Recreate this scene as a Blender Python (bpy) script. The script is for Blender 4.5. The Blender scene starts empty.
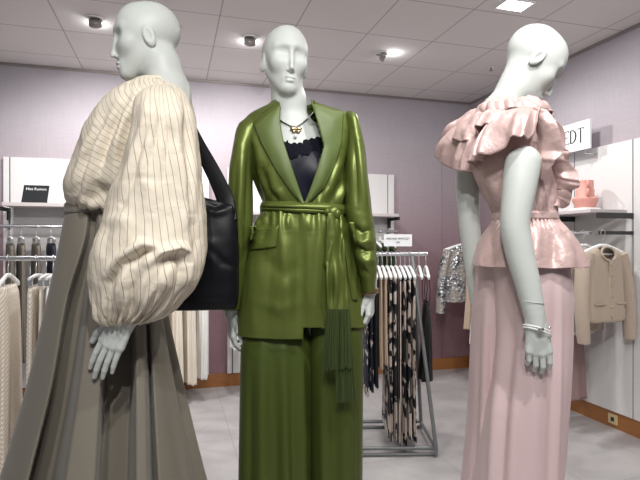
import bpy, bmesh, math, random
import numpy as np
from mathutils import Vector, Matrix, noise
from mathutils.bvhtree import BVHTree

SC = bpy.context.scene
COL = SC.collection
random.seed(7)
# ------------------------------------------------------------------ camera
F, HY, CZ = 510.0, 243.0, 1.315
cam_d = bpy.data.cameras.new('camera'); cam_d.sensor_width = 36.0; cam_d.lens = F / 640 * 36
cam_d.shift_y = 3.0 / 640; cam_d.clip_start = .05
cam = bpy.data.objects.new('camera', cam_d); COL.objects.link(cam)
cam.location = (0, 0, CZ); cam.rotation_euler = (math.pi / 2, 0, 0)
SC.camera = cam
# ------------------------------------------------------------------ world / exposure
w = bpy.data.worlds.new('world'); SC.world = w; w.use_nodes = True
w.node_tree.nodes['Background'].inputs[0].default_value = (.86, .87, .92, 1)
w.node_tree.nodes['Background'].inputs[1].default_value = .22
vs = SC.view_settings; vs.view_transform = 'Standard'; vs.look = 'None'; vs.gamma = 1; vs.use_curve_mapping = False
vs.exposure = 0.42

# ------------------------------------------------------------------ coordinates
def P(px, py, Y): return Vector(((px - 320) / F * Y, Y, CZ - (py - HY) / F * Y))
K = .29; KN = math.hypot(1, K)
A = Vector((1, K, 0)) / KN; B = Vector((-K, 1, 0)) / KN
YC = CZ * F / 124; C0 = Vector((150 / F * YC, YC, 0)); CEIL = 2.80
ANG = math.atan(K)
ROOM = Matrix.Translation(C0) @ Matrix.Rotation(ANG, 4, 'Z')     # local x along the back wall, local y away from the camera along the right wall
def RW(x, y, z): return C0 + A * x + B * y + Vector((0, 0, z))
def on_line(px, fn, lo, hi):          # parameter where the projected x equals px
    for _ in range(50):
        m = (lo + hi) / 2; v = fn(m)
        if (320 + F * v.x / v.y < px) == (320 + F * fn(hi).x / fn(hi).y > 320 + F * fn(lo).x / fn(lo).y): lo = m
        else: hi = m
    return (lo + hi) / 2
def bx(px, off=0.0): return on_line(px, lambda t: RW(t, -off, 0), -6, 1)       # x on a line parallel to the back wall
def ry(px, off=0.0): return on_line(px, lambda t: RW(-off, t, 0), -3.3, 1)      # y on a line parallel to the right wall
def spot_light(name, loc, target, energy, size=1.9, blend=.6, r=.035, col=(1, .985, .955)):
    l = bpy.data.lights.new(name, 'SPOT'); l.energy = energy; l.spot_size = size; l.spot_blend = blend
    l.shadow_soft_size = r; l.color = col
    o = bpy.data.objects.new(name, l); COL.objects.link(o); o.location = loc
    o.rotation_euler = (Vector(target) - Vector(loc)).to_track_quat('-Z', 'Y').to_euler(); return o

# ceiling spots (fixtures further down for the first list, none for the second): location on ceiling, aim, watts
CE = CEIL - .02
SPOTS = [((-1.485, 3.366), (-1.75, 4.35, 1.0), 62, 'wall washer above the left display'),
         ((-.505, 3.676), (-.7, 4.75, 1.0), 50, 'x'), ((.485, 3.986), (2.0, 4.0, 1.55), 40, 'x')]
KEY_FILL_SPOTS = [((-.22, -.55), (-.5, 1.5, .95), 62, 2.0, .03), ((.05, .05), (.0, 1.65, .9), 40, 2.0, .03), ((.34, -.35), (.72, 1.65, .9), 50, 1.9, .018), ((.68, .80), (.76, 1.65, .6), 58, 1.7, .012),  # unseen spots added for light, no fixtures; steep last one here follows hand's shadow
          ((-2.0, 2.5), (-1.8, 3.7, .8), 45, 2.1, .035), ((2.1, 1.3), (1.75, 3.4, .6), 28, 2.1, .035), ((.45, 1.9), (.5, 3.4, .4), 22, 2.1, .035), ((-.4, 2.0), (-.9, 4.2, .6), 34, 2.1, .035)]
def area_light(name, loc, sx, sy, energy, rz=0.0, col=(1, .985, .96)):
    l = bpy.data.lights.new(name, 'AREA'); l.shape = 'RECTANGLE'; l.size = sx; l.size_y = sy; l.energy = energy; l.color = col
    o = bpy.data.objects.new(name, l); COL.objects.link(o); o.location = loc; o.rotation_euler = (0, 0, rz); return o
PANEL = (1.21, 3.17)
area_light('panel_lamp', (PANEL[0], PANEL[1], CEIL - .03), .16, .11, 16, ANG)

# ------------------------------------------------------------------ materials
def mat(name, col, rough=.6, metal=0, spec=.5, sheen=0, bump=0, bscale=200, aniso=0, trans=0, emis=None, estr=0, sheen_rough=.4, alpha=1):
    m = bpy.data.materials.new(name); m.use_nodes = True; nt = m.node_tree; b = nt.nodes['Principled BSDF']
    b.inputs['Base Color'].default_value = (*col, 1); b.inputs['Roughness'].default_value = rough
    b.inputs['Metallic'].default_value = metal; b.inputs['Specular IOR Level'].default_value = spec
    b.inputs['Sheen Weight'].default_value = sheen; b.inputs['Sheen Roughness'].default_value = sheen_rough
    b.inputs['Anisotropic'].default_value = aniso; b.inputs['Transmission Weight'].default_value = trans
    if emis: b.inputs['Emission Color'].default_value = (*emis, 1); b.inputs['Emission Strength'].default_value = estr
    if bump:
        t = nt.nodes.new('ShaderNodeTexCoord'); n = nt.nodes.new('ShaderNodeTexNoise'); n.inputs['Scale'].default_value = bscale
        n.inputs['Detail'].default_value = 3; bm_ = nt.nodes.new('ShaderNodeBump'); bm_.inputs['Strength'].default_value = bump
        bm_.inputs['Distance'].default_value = .004
        nt.links.new(t.outputs['Object'], n.inputs[0]); nt.links.new(n.outputs[0], bm_.inputs['Height']); nt.links.new(bm_.outputs[0], b.inputs['Normal'])
    return m
def nd(m, t, **k):
    n = m.node_tree.nodes.new(t)
    for a, v in k.items(): setattr(n, a, v)
    return n
def lk(m, a, b): m.node_tree.links.new(a, b)
def math_n(m, op, a, b=None):
    n = nd(m, 'ShaderNodeMath', operation=op)
    for i, v in enumerate((a, b)):
        if v is None: continue
        if isinstance(v, (int, float)): n.inputs[i].default_value = v
        else: lk(m, v, n.inputs[i])
    return n.outputs[0]
def mix_n(m, fac, c1, c2):
    n = nd(m, 'ShaderNodeMix', data_type='RGBA')
    for i, v in ((0, fac), (6, c1), (7, c2)):
        if isinstance(v, tuple): n.inputs[i].default_value = (*v, 1)
        elif isinstance(v, (int, float)): n.inputs[i].default_value = v
        else: lk(m, v, n.inputs[i])
    return n.outputs[2]
def sep_xyz(m, out='Object'):
    t = nd(m, 'ShaderNodeTexCoord'); s = nd(m, 'ShaderNodeSeparateXYZ'); lk(m, t.outputs[out], s.inputs[0]); return s.outputs, t.outputs[out]
def noise_n(m, vec, scale, detail=3, dist=0):
    n = nd(m, 'ShaderNodeTexNoise'); n.inputs['Scale'].default_value = scale; n.inputs['Detail'].default_value = detail
    n.inputs['Distortion'].default_value = dist; lk(m, vec, n.inputs[0]); return n.outputs[0]
def bsdf(m): return m.node_tree.nodes['Principled BSDF']
def ramp(m, fac, lo, hi):
    n = nd(m, 'ShaderNodeMapRange'); lk(m, fac, n.inputs[0]); n.inputs[1].default_value = lo; n.inputs[2].default_value = hi; n.clamp = True; return n.outputs[0]
def line_mask(m, v, off, period, half):        # 1 on a thin line every «period»
    t = math_n(m, 'SUBTRACT', v, off); t = math_n(m, 'DIVIDE', t, period); t = math_n(m, 'FRACT', math_n(m, 'ADD', t, 200.5))
    t = math_n(m, 'ABSOLUTE', math_n(m, 'SUBTRACT', t, .5)); return math_n(m, 'LESS_THAN', t, half / period)

M = {}
M['mannequin'] = mat('mannequin_lacquer', (.55, .58, .555), .45, spec=.3)
M['white'] = mat('white_laminate', (.70, .69, .69), .5, spec=.3)
M['white_plastic'] = mat('white_plastic', (.85, .85, .85), .35)
M['chrome'] = mat('brushed_metal', (.62, .62, .65), .28, 1)
M['grey_metal'] = mat('grey_painted_metal', (.20, .21, .215), .4, .3)
M['black_metal'] = mat('black_metal', (.02, .02, .022), .4)
M['black_leather'] = mat('black_leather', (.005, .005, .007), .38, spec=.22, bump=.05, bscale=260)
M['gold'] = mat('gold', (.55, .40, .24), .3, 1)
M['crystal'] = mat('crystal', (.9, .9, .95), .08, .3)
M['silver'] = mat('silver', (.8, .8, .8), .2, 1)
M['camisole'] = mat('navy_satin', (.004, .005, .014), .42, spec=.22)
M['lace'] = mat('navy_lace', (.003, .004, .010), .75, spec=.15, bump=.8, bscale=180)
M['taupe'] = mat('taupe_faille', (.195, .175, .142), .58, spec=.3, bump=.06, bscale=420, sheen=.15)
M['taupe_b'] = mat('taupe_cloth', (.15, .13, .105), .75, bump=.1, bscale=300)
M['navy_b'] = mat('navy_cloth', (.012, .014, .03), .7)
M['cream_b'] = mat('cream_cloth', (.80, .73, .63), .8, bump=.1, bscale=200)
M['white_b'] = mat('white_cloth', (.82, .81, .79), .8, bump=.1, bscale=200)
M['olive_b'] = mat('dark_olive_cloth', (.03, .042, .014), .5)
M['black_b'] = mat('black_cloth', (.008, .008, .009), .7, bump=.1, bscale=200)
M['beige_b'] = mat('beige_satin', (.50, .385, .295), .45)
M['rose_b'] = mat('dusty_rose_cloth', (.33, .215, .205), .65)
M['knit'] = mat('beige_knit', (.43, .35, .28), .9, bump=.7, bscale=150, sheen=.2)
M['pink_jug'] = mat('pink_ceramic', (.64, .30, .255), .55)
M['card_black'] = mat('black_card', (.014, .016, .019), .6, spec=.2)
M['card_white'] = mat('white_card', (.8, .81, .83), .5)
M['ink'] = mat('ink', (.02, .022, .026), .6)
M['paint_white'] = mat('white_ink', (.8, .8, .8), .6)
M['plate'] = mat('outlet_plate', (.62, .5, .28), .5)
M['lamp_glow'] = mat('lamp_glow', (.9, .9, .9), .5, emis=(1, .98, .95), estr=9)
M['lamp_body'] = mat('lamp_body', (.32, .29, .28), .35, .5)
M['plinth'] = mat('plinth_white', (.6, .58, .57), .6)

# satin of the suit
def satin(name, col, rough, sheen, sc=(3, 3, 40), bump=.10, aniso=.3, metal=.15):
    m = mat(name, col, rough, metal, spec=.4, sheen=sheen, aniso=aniso); s, o = sep_xyz(m)
    mp = nd(m, 'ShaderNodeMapping'); lk(m, o, mp.inputs[0]); mp.inputs['Scale'].default_value = sc
    n = noise_n(m, mp.outputs[0], 5, 4, .3); b_ = nd(m, 'ShaderNodeBump'); b_.inputs['Strength'].default_value = bump; b_.inputs['Distance'].default_value = .006
    lk(m, n, b_.inputs['Height']); lk(m, b_.outputs[0], bsdf(m).inputs['Normal']); return m
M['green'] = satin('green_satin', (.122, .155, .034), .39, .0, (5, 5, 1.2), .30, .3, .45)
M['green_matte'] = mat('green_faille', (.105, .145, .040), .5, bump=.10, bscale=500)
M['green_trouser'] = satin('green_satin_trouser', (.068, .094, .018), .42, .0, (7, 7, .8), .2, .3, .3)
M['blush'] = satin('blush_satin', (.60, .43, .41), .38, .1, (16, 16, 16), .35)
M['blush_trouser'] = satin('pale_pink_satin', (.68, .52, .525), .42, .1, (6, 6, .8), .2)

# striped cotton of the blouse: thin lines in the cloth's own u coordinate
def striped(name, base, line, n_lines, skew, half):
    m = mat(name, base, .72, spec=.25); uv = nd(m, 'ShaderNodeTexCoord'); s = nd(m, 'ShaderNodeSeparateXYZ'); lk(m, uv.outputs['UV'], s.inputs[0])
    t = math_n(m, 'ADD', s.outputs[0], math_n(m, 'MULTIPLY', s.outputs[1], skew))
    k = line_mask(m, t, 0, 1 / n_lines, half / n_lines)
    k = math_n(m, 'MULTIPLY', k, .75)
    lk(m, mix_n(m, k, base, line), bsdf(m).inputs['Base Color'])
    nz = noise_n(m, uv.outputs['Object'], 26, 3, .8); b_ = nd(m, 'ShaderNodeBump'); b_.inputs['Strength'].default_value = .30; b_.inputs['Distance'].default_value = .010
    lk(m, nz, b_.inputs['Height']); lk(m, b_.outputs[0], bsdf(m).inputs['Normal']); return m
M['stripe_sleeve'] = striped('striped_cotton', (.77, .695, .575), (.14, .105, .08), 46, .16, .042)
M['stripe_body'] = striped('striped_cotton_bodice', (.77, .695, .575), (.14, .105, .08), 50, .50, .042)
def herring():
    m = mat('cream_fine_stripe', (.70, .60, .48), .8); s, o = sep_xyz(m)
    t = math_n(m, 'ADD', s[2], math_n(m, 'MULTIPLY', math_n(m, 'ABSOLUTE', s[0]), .9))
    k = math_n(m, 'MULTIPLY', line_mask(m, t, 0, .022, .003), .55)
    lk(m, mix_n(m, k, (.84, .77, .68), (.38, .29, .21)), bsdf(m).inputs['Base Color']); return m
M['cream_stripe'] = herring()
def floral(name, base, flower, scale, thr):
    m = mat(name, base, .7); s, o = sep_xyz(m)
    oi = nd(m, 'ShaderNodeObjectInfo'); va = nd(m, 'ShaderNodeVectorMath', operation='ADD'); lk(m, o, va.inputs[0]); lk(m, math_n(m, 'MULTIPLY', oi.outputs['Random'], 37.0), va.inputs[1]); o = va.outputs[0]
    n1 = noise_n(m, o, scale, 1.5, .8); k = ramp(m, n1, thr, thr + .012); n2 = noise_n(m, o, scale * 5, 2)
    fl = mix_n(m, n2, tuple(c * .75 for c in flower), flower)
    lk(m, mix_n(m, k, base, fl), bsdf(m).inputs['Base Color']); return m
M['floral'] = floral('black_beige_floral', (.006, .006, .010), (.62, .53, .47), 10, .50)
M['floral_navy'] = floral('navy_beige_print', (.008, .010, .028), (.58, .50, .44), 10, .56)
def sequins():
    m = mat('sequins', (.45, .45, .46), .25, .7); s, o = sep_xyz(m)
    v = nd(m, 'ShaderNodeTexVoronoi'); v.inputs['Scale'].default_value = 42; lk(m, o, v.inputs[0])
    n = noise_n(m, o, 7, 1); k = ramp(m, n, .42, .55)
    sp = nd(m, 'ShaderNodeSeparateColor'); lk(m, v.outputs['Color'], sp.inputs[0])
    c1 = mix_n(m, sp.outputs[0], (.10, .10, .11), (.55, .56, .58)); lk(m, mix_n(m, k, (.30, .27, .25), c1), bsdf(m).inputs['Base Color'])
    b_ = nd(m, 'ShaderNodeBump'); b_.inputs['Strength'].default_value = .8; b_.inputs['Distance'].default_value = .01; lk(m, v.outputs['Distance'], b_.inputs['Height']); lk(m, b_.outputs[0], bsdf(m).inputs['Normal'])
    lk(m, math_n(m, 'MULTIPLY', k, .6), bsdf(m).inputs['Metallic']); return m
M['sequin'] = sequins()
def stripes_bw():
    m = mat('black_beige_stripe', (.5, .45, .4), .7); s, o = sep_xyz(m)
    k = line_mask(m, s[0], .0, .05, .014); lk(m, mix_n(m, k, (.008, .008, .010), (.62, .53, .48)), bsdf(m).inputs['Base Color']); return m
M['stripe_bw'] = stripes_bw()
# setting
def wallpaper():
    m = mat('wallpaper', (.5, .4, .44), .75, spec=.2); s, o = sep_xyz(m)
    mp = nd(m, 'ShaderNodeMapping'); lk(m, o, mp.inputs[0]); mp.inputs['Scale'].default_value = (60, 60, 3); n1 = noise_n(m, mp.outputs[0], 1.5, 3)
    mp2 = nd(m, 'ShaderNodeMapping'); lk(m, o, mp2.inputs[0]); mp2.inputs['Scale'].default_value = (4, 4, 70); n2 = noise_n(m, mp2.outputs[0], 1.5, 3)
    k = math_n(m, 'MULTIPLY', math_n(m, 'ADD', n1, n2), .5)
    g = ramp(m, s[2], 1.0, 2.35)                       # colour shifts with height: darker rose at the foot, lavender grey at the top
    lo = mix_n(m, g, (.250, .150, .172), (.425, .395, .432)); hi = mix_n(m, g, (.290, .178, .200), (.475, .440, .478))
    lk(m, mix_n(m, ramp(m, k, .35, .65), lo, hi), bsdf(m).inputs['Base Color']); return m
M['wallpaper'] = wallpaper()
M['pink_panel'] = mat('pink_panel', (.355, .225, .25), .6, spec=.25)
def ceil_mat():
    m = mat('ceiling_tile', (.5, .47, .47), .85, spec=.15); s, o = sep_xyz(m)
    l1 = line_mask(m, s[0], -2.734, 1.03, .0045); l2 = line_mask(m, s[1], -.29, .54, .0045)
    l3 = math_n(m, 'MULTIPLY', line_mask(m, s[0], -2.219, 1.03, .0045), math_n(m, 'GREATER_THAN', s[0], -2.5))
    k = math_n(m, 'MAXIMUM', math_n(m, 'MAXIMUM', l1, l2), l3); n = noise_n(m, o, 90, 2)
    base = mix_n(m, n, (.70, .665, .66), (.75, .715, .71)); lk(m, mix_n(m, math_n(m, 'MULTIPLY', k, .5), base, (.14, .12, .12)), bsdf(m).inputs['Base Color']); return m
M['ceiling'] = ceil_mat()
def floor_mat():
    m = mat('floor_tile', (.5, .48, .48), .32, spec=.4); s, o = sep_xyz(m)
    k = math_n(m, 'MAXIMUM', line_mask(m, s[0], -.25, .6, .0035), line_mask(m, s[1], -.1, .6, .0035)); n = noise_n(m, o, 6, 6, .5)
    base = mix_n(m, ramp(m, n, .35, .65), (.38, .365, .37), (.46, .44, .44)); lk(m, mix_n(m, math_n(m, 'MULTIPLY', k, .35), base, (.2, .19, .19)), bsdf(m).inputs['Base Color'])
    lk(m, math_n(m, 'ADD', math_n(m, 'MULTIPLY', n, .3), .25), bsdf(m).inputs['Roughness']); return m
M['floor'] = floor_mat()
def wood():
    m = mat('orange_wood', (.4, .18, .06), .45); s, o = sep_xyz(m)
    mp = nd(m, 'ShaderNodeMapping'); lk(m, o, mp.inputs[0]); mp.inputs['Scale'].default_value = (2, 2, 40); n = noise_n(m, mp.outputs[0], 3, 5, .8)
    lk(m, mix_n(m, n, (.25, .095, .028), (.40, .17, .055)), bsdf(m).inputs['Base Color']); return m
M['wood'] = wood()

# ------------------------------------------------------------------ mesh helpers
def tag(o, label=None, cat=None, group=None, kind=None):
    for k, v in (('label', label), ('category', cat), ('group', group), ('kind', kind)):
        if v: o[k] = v
    return o
def link(name, me, m, parent=None, smooth=True):
    o = bpy.data.objects.new(name, me); COL.objects.link(o)
    if m: me.materials.append(m)
    if smooth: me.polygons.foreach_set('use_smooth', [True] * len(me.polygons))
    if parent: o.parent = parent
    return o
def mk(name, V, Fc, m, parent=None, smooth=True, org=None, uv=None, mw=None):
    V = np.asarray(V, float).reshape(-1, 3)
    if org is not None: V = V - np.array(org)
    me = bpy.data.meshes.new(name); me.from_pydata(V.tolist(), [], [tuple(int(i) for i in f) for f in Fc]); me.update()
    if uv is not None:
        l = me.uv_layers.new(name='UVMap'); idx = np.empty(len(me.loops), int); me.loops.foreach_get('vertex_index', idx)
        l.data.foreach_set('uv', np.asarray(uv, float)[idx].ravel())
    o = link(name, me, m, parent, smooth)
    if mw is not None: o.matrix_world = mw
    return o
def empty(name, loc=(0, 0, 0), mw=None):
    o = bpy.data.objects.new(name, None); COL.objects.link(o); o.empty_display_size = .1
    if mw is not None: o.matrix_world = mw
    else: o.location = loc
    return o
class MB:                                   # collects boxes, tubes and lathes into one mesh
    def __init__(s): s.V = []; s.F = []
    def add(s, V, Fc):
        n = len(s.V); s.V += [tuple(v) for v in V]; s.F += [tuple(i + n for i in f) for f in Fc]; return s
    def box(s, lo, hi):
        (a, b, c), (d, e, f) = lo, hi
        return s.add([(a, b, c), (d, b, c), (d, e, c), (a, e, c), (a, b, f), (d, b, f), (d, e, f), (a, e, f)],
                     [(0, 3, 2, 1), (4, 5, 6, 7), (0, 1, 5, 4), (1, 2, 6, 5), (2, 3, 7, 6), (3, 0, 4, 7)])
    def tube(s, pts, r, n=10, flat=1.0):
        pts = [Vector(p) for p in pts]; V = []; up = None
        for i, p in enumerate(pts):
            t = (pts[min(i + 1, len(pts) - 1)] - pts[max(i - 1, 0)]).normalized()
            if up is None: up = Vector((0, 0, 1)) if abs(t.z) < .9 else Vector((1, 0, 0))
            sd = t.cross(up).normalized(); up = sd.cross(t).normalized()
            rr = r[i] if isinstance(r, (list, tuple)) else r
            for k in range(n):
                a = 2 * math.pi * k / n; V.append(p + sd * math.cos(a) * rr + up * math.sin(a) * rr * flat)
        Fc = [(i * n + k, i * n + (k + 1) % n, (i + 1) * n + (k + 1) % n, (i + 1) * n + k) for i in range(len(pts) - 1) for k in range(n)]
        Fc += [tuple(range(n - 1, -1, -1)), tuple((len(pts) - 1) * n + k for k in range(n))]
        return s.add(V, Fc)
    def lathe(s, prof, n=32, c=(0, 0, 0)):
        V = [(c[0] + r * math.cos(2 * math.pi * k / n), c[1] + r * math.sin(2 * math.pi * k / n), c[2] + z) for r, z in prof for k in range(n)]
        return s.add(V, [(i * n + k, i * n + (k + 1) % n, (i + 1) * n + (k + 1) % n, (i + 1) * n + k) for i in range(len(prof) - 1) for k in range(n)])
    def ball(s, c, r, n=12):
        r = (r, r, r) if isinstance(r, (int, float)) else r; V = []
        for i in range(n + 1):
            th = math.pi * i / n
            for k in range(n): a = 2 * math.pi * k / n; V.append((c[0] + r[0] * math.sin(th) * math.cos(a), c[1] + r[1] * math.sin(th) * math.sin(a), c[2] + r[2] * math.cos(th)))
        return s.add(V, [(i * n + k, (i + 1) * n + k, (i + 1) * n + (k + 1) % n, i * n + (k + 1) % n) for i in range(n) for k in range(n)])
    def build(s, name, m, parent=None, smooth=False, bevel=0, org=None, mw=None):
        o = mk(name, s.V, s.F, m, parent, smooth, org, None, mw)
        if bevel: b = o.modifiers.new('bevel', 'BEVEL'); b.width = bevel; b.segments = 2; b.limit_method = 'ANGLE'
        if smooth:
            try: o.data.set_sharp_from_angle(angle=.7)
            except Exception: pass
        return o
def solid(o, t, off=-1):
    s = o.modifiers.new('cloth_thickness', 'SOLIDIFY'); s.thickness = t; s.offset = off; return o
def pchip(x, y, xi):
    x = np.asarray(x, float); y = np.asarray(y, float); h = np.diff(x); d = np.diff(y) / h; m = np.zeros(len(x))
    m[0], m[-1] = d[0], d[-1]
    for i in range(1, len(x) - 1):
        if d[i - 1] * d[i] > 0: w1 = 2 * h[i] + h[i - 1]; w2 = h[i] + 2 * h[i - 1]; m[i] = (w1 + w2) / (w1 / d[i - 1] + w2 / d[i])
    k = np.clip(np.searchsorted(x, xi) - 1, 0, len(x) - 2); t = (xi - x[k]) / h[k]
    return (2*t**3 - 3*t**2 + 1) * y[k] + (t**3 - 2*t**2 + t) * h[k] * m[k] + (-2*t**3 + 3*t**2) * y[k + 1] + (t**3 - t**2) * h[k] * m[k + 1]
def grid_faces(nv, nu, wrap=True):
    i = np.arange(nv - 1)[:, None]; k = np.arange(nu if wrap else nu - 1)[None, :]; k2 = (k + 1) % nu
    a = i * nu + k; b = i * nu + k2; c = (i + 1) * nu + k2; d = (i + 1) * nu + k
    return np.stack([a, b, c, d], -1).reshape(-1, 4)
def loft(rows, nu=160, nv=160, p=2.2):
    """rows: (py, x left, x right, depth, half thickness): a tube whose outline follows those rows. Returns V (nv,nu,3), u, v."""
    r = np.array(rows, float); q = np.linspace(r[0, 0], r[-1, 0], nv)
    xl, xr, Y, th = (pchip(r[:, 0], r[:, i], q) for i in (1, 2, 3, 4))
    a = np.linspace(0, 2 * np.pi, nu, endpoint=False); c, s = np.cos(a), np.sin(a)
    cc = np.sign(c) * np.abs(c) ** (2 / p); ss = np.sign(s) * np.abs(s) ** (2 / p)
    cx = ((xl + xr) / 2 - 320) / F * Y; rx = (xr - xl) / 2 / F * Y
    V = np.empty((nv, nu, 3)); V[..., 0] = cx[:, None] + rx[:, None] * cc; V[..., 1] = Y[:, None] - th[:, None] * ss; V[..., 2] = (CZ - (q - HY) / F * Y)[:, None]
    return V
def uv_of(V):
    nv, nu = V.shape[:2]; u, v = np.meshgrid(np.arange(nu) / nu, np.arange(nv) / nv); return np.stack([u, v], -1).reshape(-1, 2)
def normals(V, wrap=True):
    if wrap: du = np.roll(V, -1, 1) - np.roll(V, 1, 1)
    else: du = np.gradient(V, axis=1)
    dv = np.gradient(V, axis=0); n = np.cross(dv, du); n /= np.linalg.norm(n, axis=-1, keepdims=True) + 1e-9; return n
def proj(V): return 320 + F * V[..., 0] / V[..., 1], HY - F * (V[..., 2] - CZ) / V[..., 1]
def outward(V):
    n = normals(V); c = V.mean(1, keepdims=True); s = np.sign(((V - c) * n).sum(-1).mean()); return n * s
def seg_field(px, py, L):
    """sum of soft ridges (amp > 0) and valleys (amp < 0) along polylines: ([(x, y) ...], width px, amp m)"""
    out = np.zeros_like(px)
    for pts, wd, amp in L:
        best = np.zeros_like(px); n = len(pts) - 1
        for k in range(n):
            (x1, y1), (x2, y2) = pts[k], pts[k + 1]; dx, dy = x2 - x1, y2 - y1
            t = np.clip(((px - x1) * dx + (py - y1) * dy) / (dx * dx + dy * dy + 1e-9), 0, 1)
            tt = (k + t) / n
            e = ((px - x1 - t * dx) ** 2 + (py - y1 - t * dy) ** 2) / wd ** 2; g = np.exp(-e) * np.sin(np.pi * np.clip(tt, .04, .96)) ** .7
            best = np.maximum(best, g)
        out += amp * best
    return out
def crease(V, L, extra=None, wrap=True):
    n = outward(V) if wrap else normals(V, False) * np.sign(-normals(V, False)[..., 1].mean())
    px, py = proj(V); view = -V + np.array([0, 0, CZ]); view = view / np.linalg.norm(view, axis=-1, keepdims=True)
    f = np.clip((n * view).sum(-1) / .35, 0, 1); d = seg_field(px, py, L) * f
    if extra is not None: d = d + extra(px, py, f)
    return V + n * d[..., None]
def wrinkle(V, amp, scale, seed=0, stretch=(1, 1, 1), ridged=False):
    n = outward(V) if V.ndim == 3 else None; o = np.empty(V.shape[:2])
    S = np.array(stretch) * scale
    for i in range(V.shape[0]):
        for k in range(V.shape[1]):
            p = V[i, k] * S; q = Vector((p[0] + seed * 7.3, p[1], p[2])); o[i, k] = (.55 - 1.6 * abs(noise.noise(q)) - .5 * abs(noise.noise(q * 2.1))) if ridged else noise.fractal(q, 1.0, 2.0, 3)
    return V + n * (o * amp)[..., None]
def cloth(name, V, m, parent, org, t=.003, wrap=True, keep=None, uv=None, fl=False):
    nv, nu = V.shape[:2]; Fc = grid_faces(nv, nu, wrap)
    if keep is not None: Fc = Fc[keep[Fc].all(1)]
    if fl: Fc = Fc[:, ::-1]
    o = mk(name, V.reshape(-1, 3), Fc, m, parent, True, org, uv_of(V) if uv is None else uv)
    if t: solid(o, t, 0)
    return o
def bvh(V, wrap=True): 
    nv, nu = V.shape[:2]; return BVHTree.FromPolygons([tuple(v) for v in V.reshape(-1, 3)], [tuple(int(i) for i in f) for f in grid_faces(nv, nu, wrap)])
def bvh_obj(Vs, Fs): return BVHTree.FromPolygons([tuple(v) for v in Vs], [tuple(int(i) for i in f) for f in Fs])
def cast(tree, px, py, off, Yd):
    d = P(px, py, 1) - Vector((0, 0, CZ)); h = tree.ray_cast(Vector((0, 0, CZ)), d.normalized())
    if h[0] is None: return P(px, py, Yd - off)
    return h[0] - d.normalized() * off
def patch(left, right, nv, nu, tree, off, Yd, bulge=0, seed=None, wav=0):
    """sheet between two pixel polylines, laid on the surface in «tree» at a small distance"""
    def res(pl, n):
        pl = np.array(pl, float); s = np.r_[0, np.cumsum(np.hypot(*np.diff(pl, axis=0).T))]; q = np.linspace(0, s[-1], n); return np.stack([np.interp(q, s, pl[:, 0]), np.interp(q, s, pl[:, 1])], -1)
    Lp, Rp = res(left, nv), res(right, nv); V = np.empty((nv, nu, 3))
    for i in range(nv):
        for k in range(nu):
            t = k / (nu - 1); q = Lp[i] * (1 - t) + Rp[i] * t
            o = off + bulge * math.sin(math.pi * t) + (wav * noise.noise(Vector((q[0] * .16 + (seed or 0), q[1] * .03, 0))) if wav else 0)
            V[i, k] = cast(tree, q[0], q[1], o, Yd)
    return V

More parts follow.
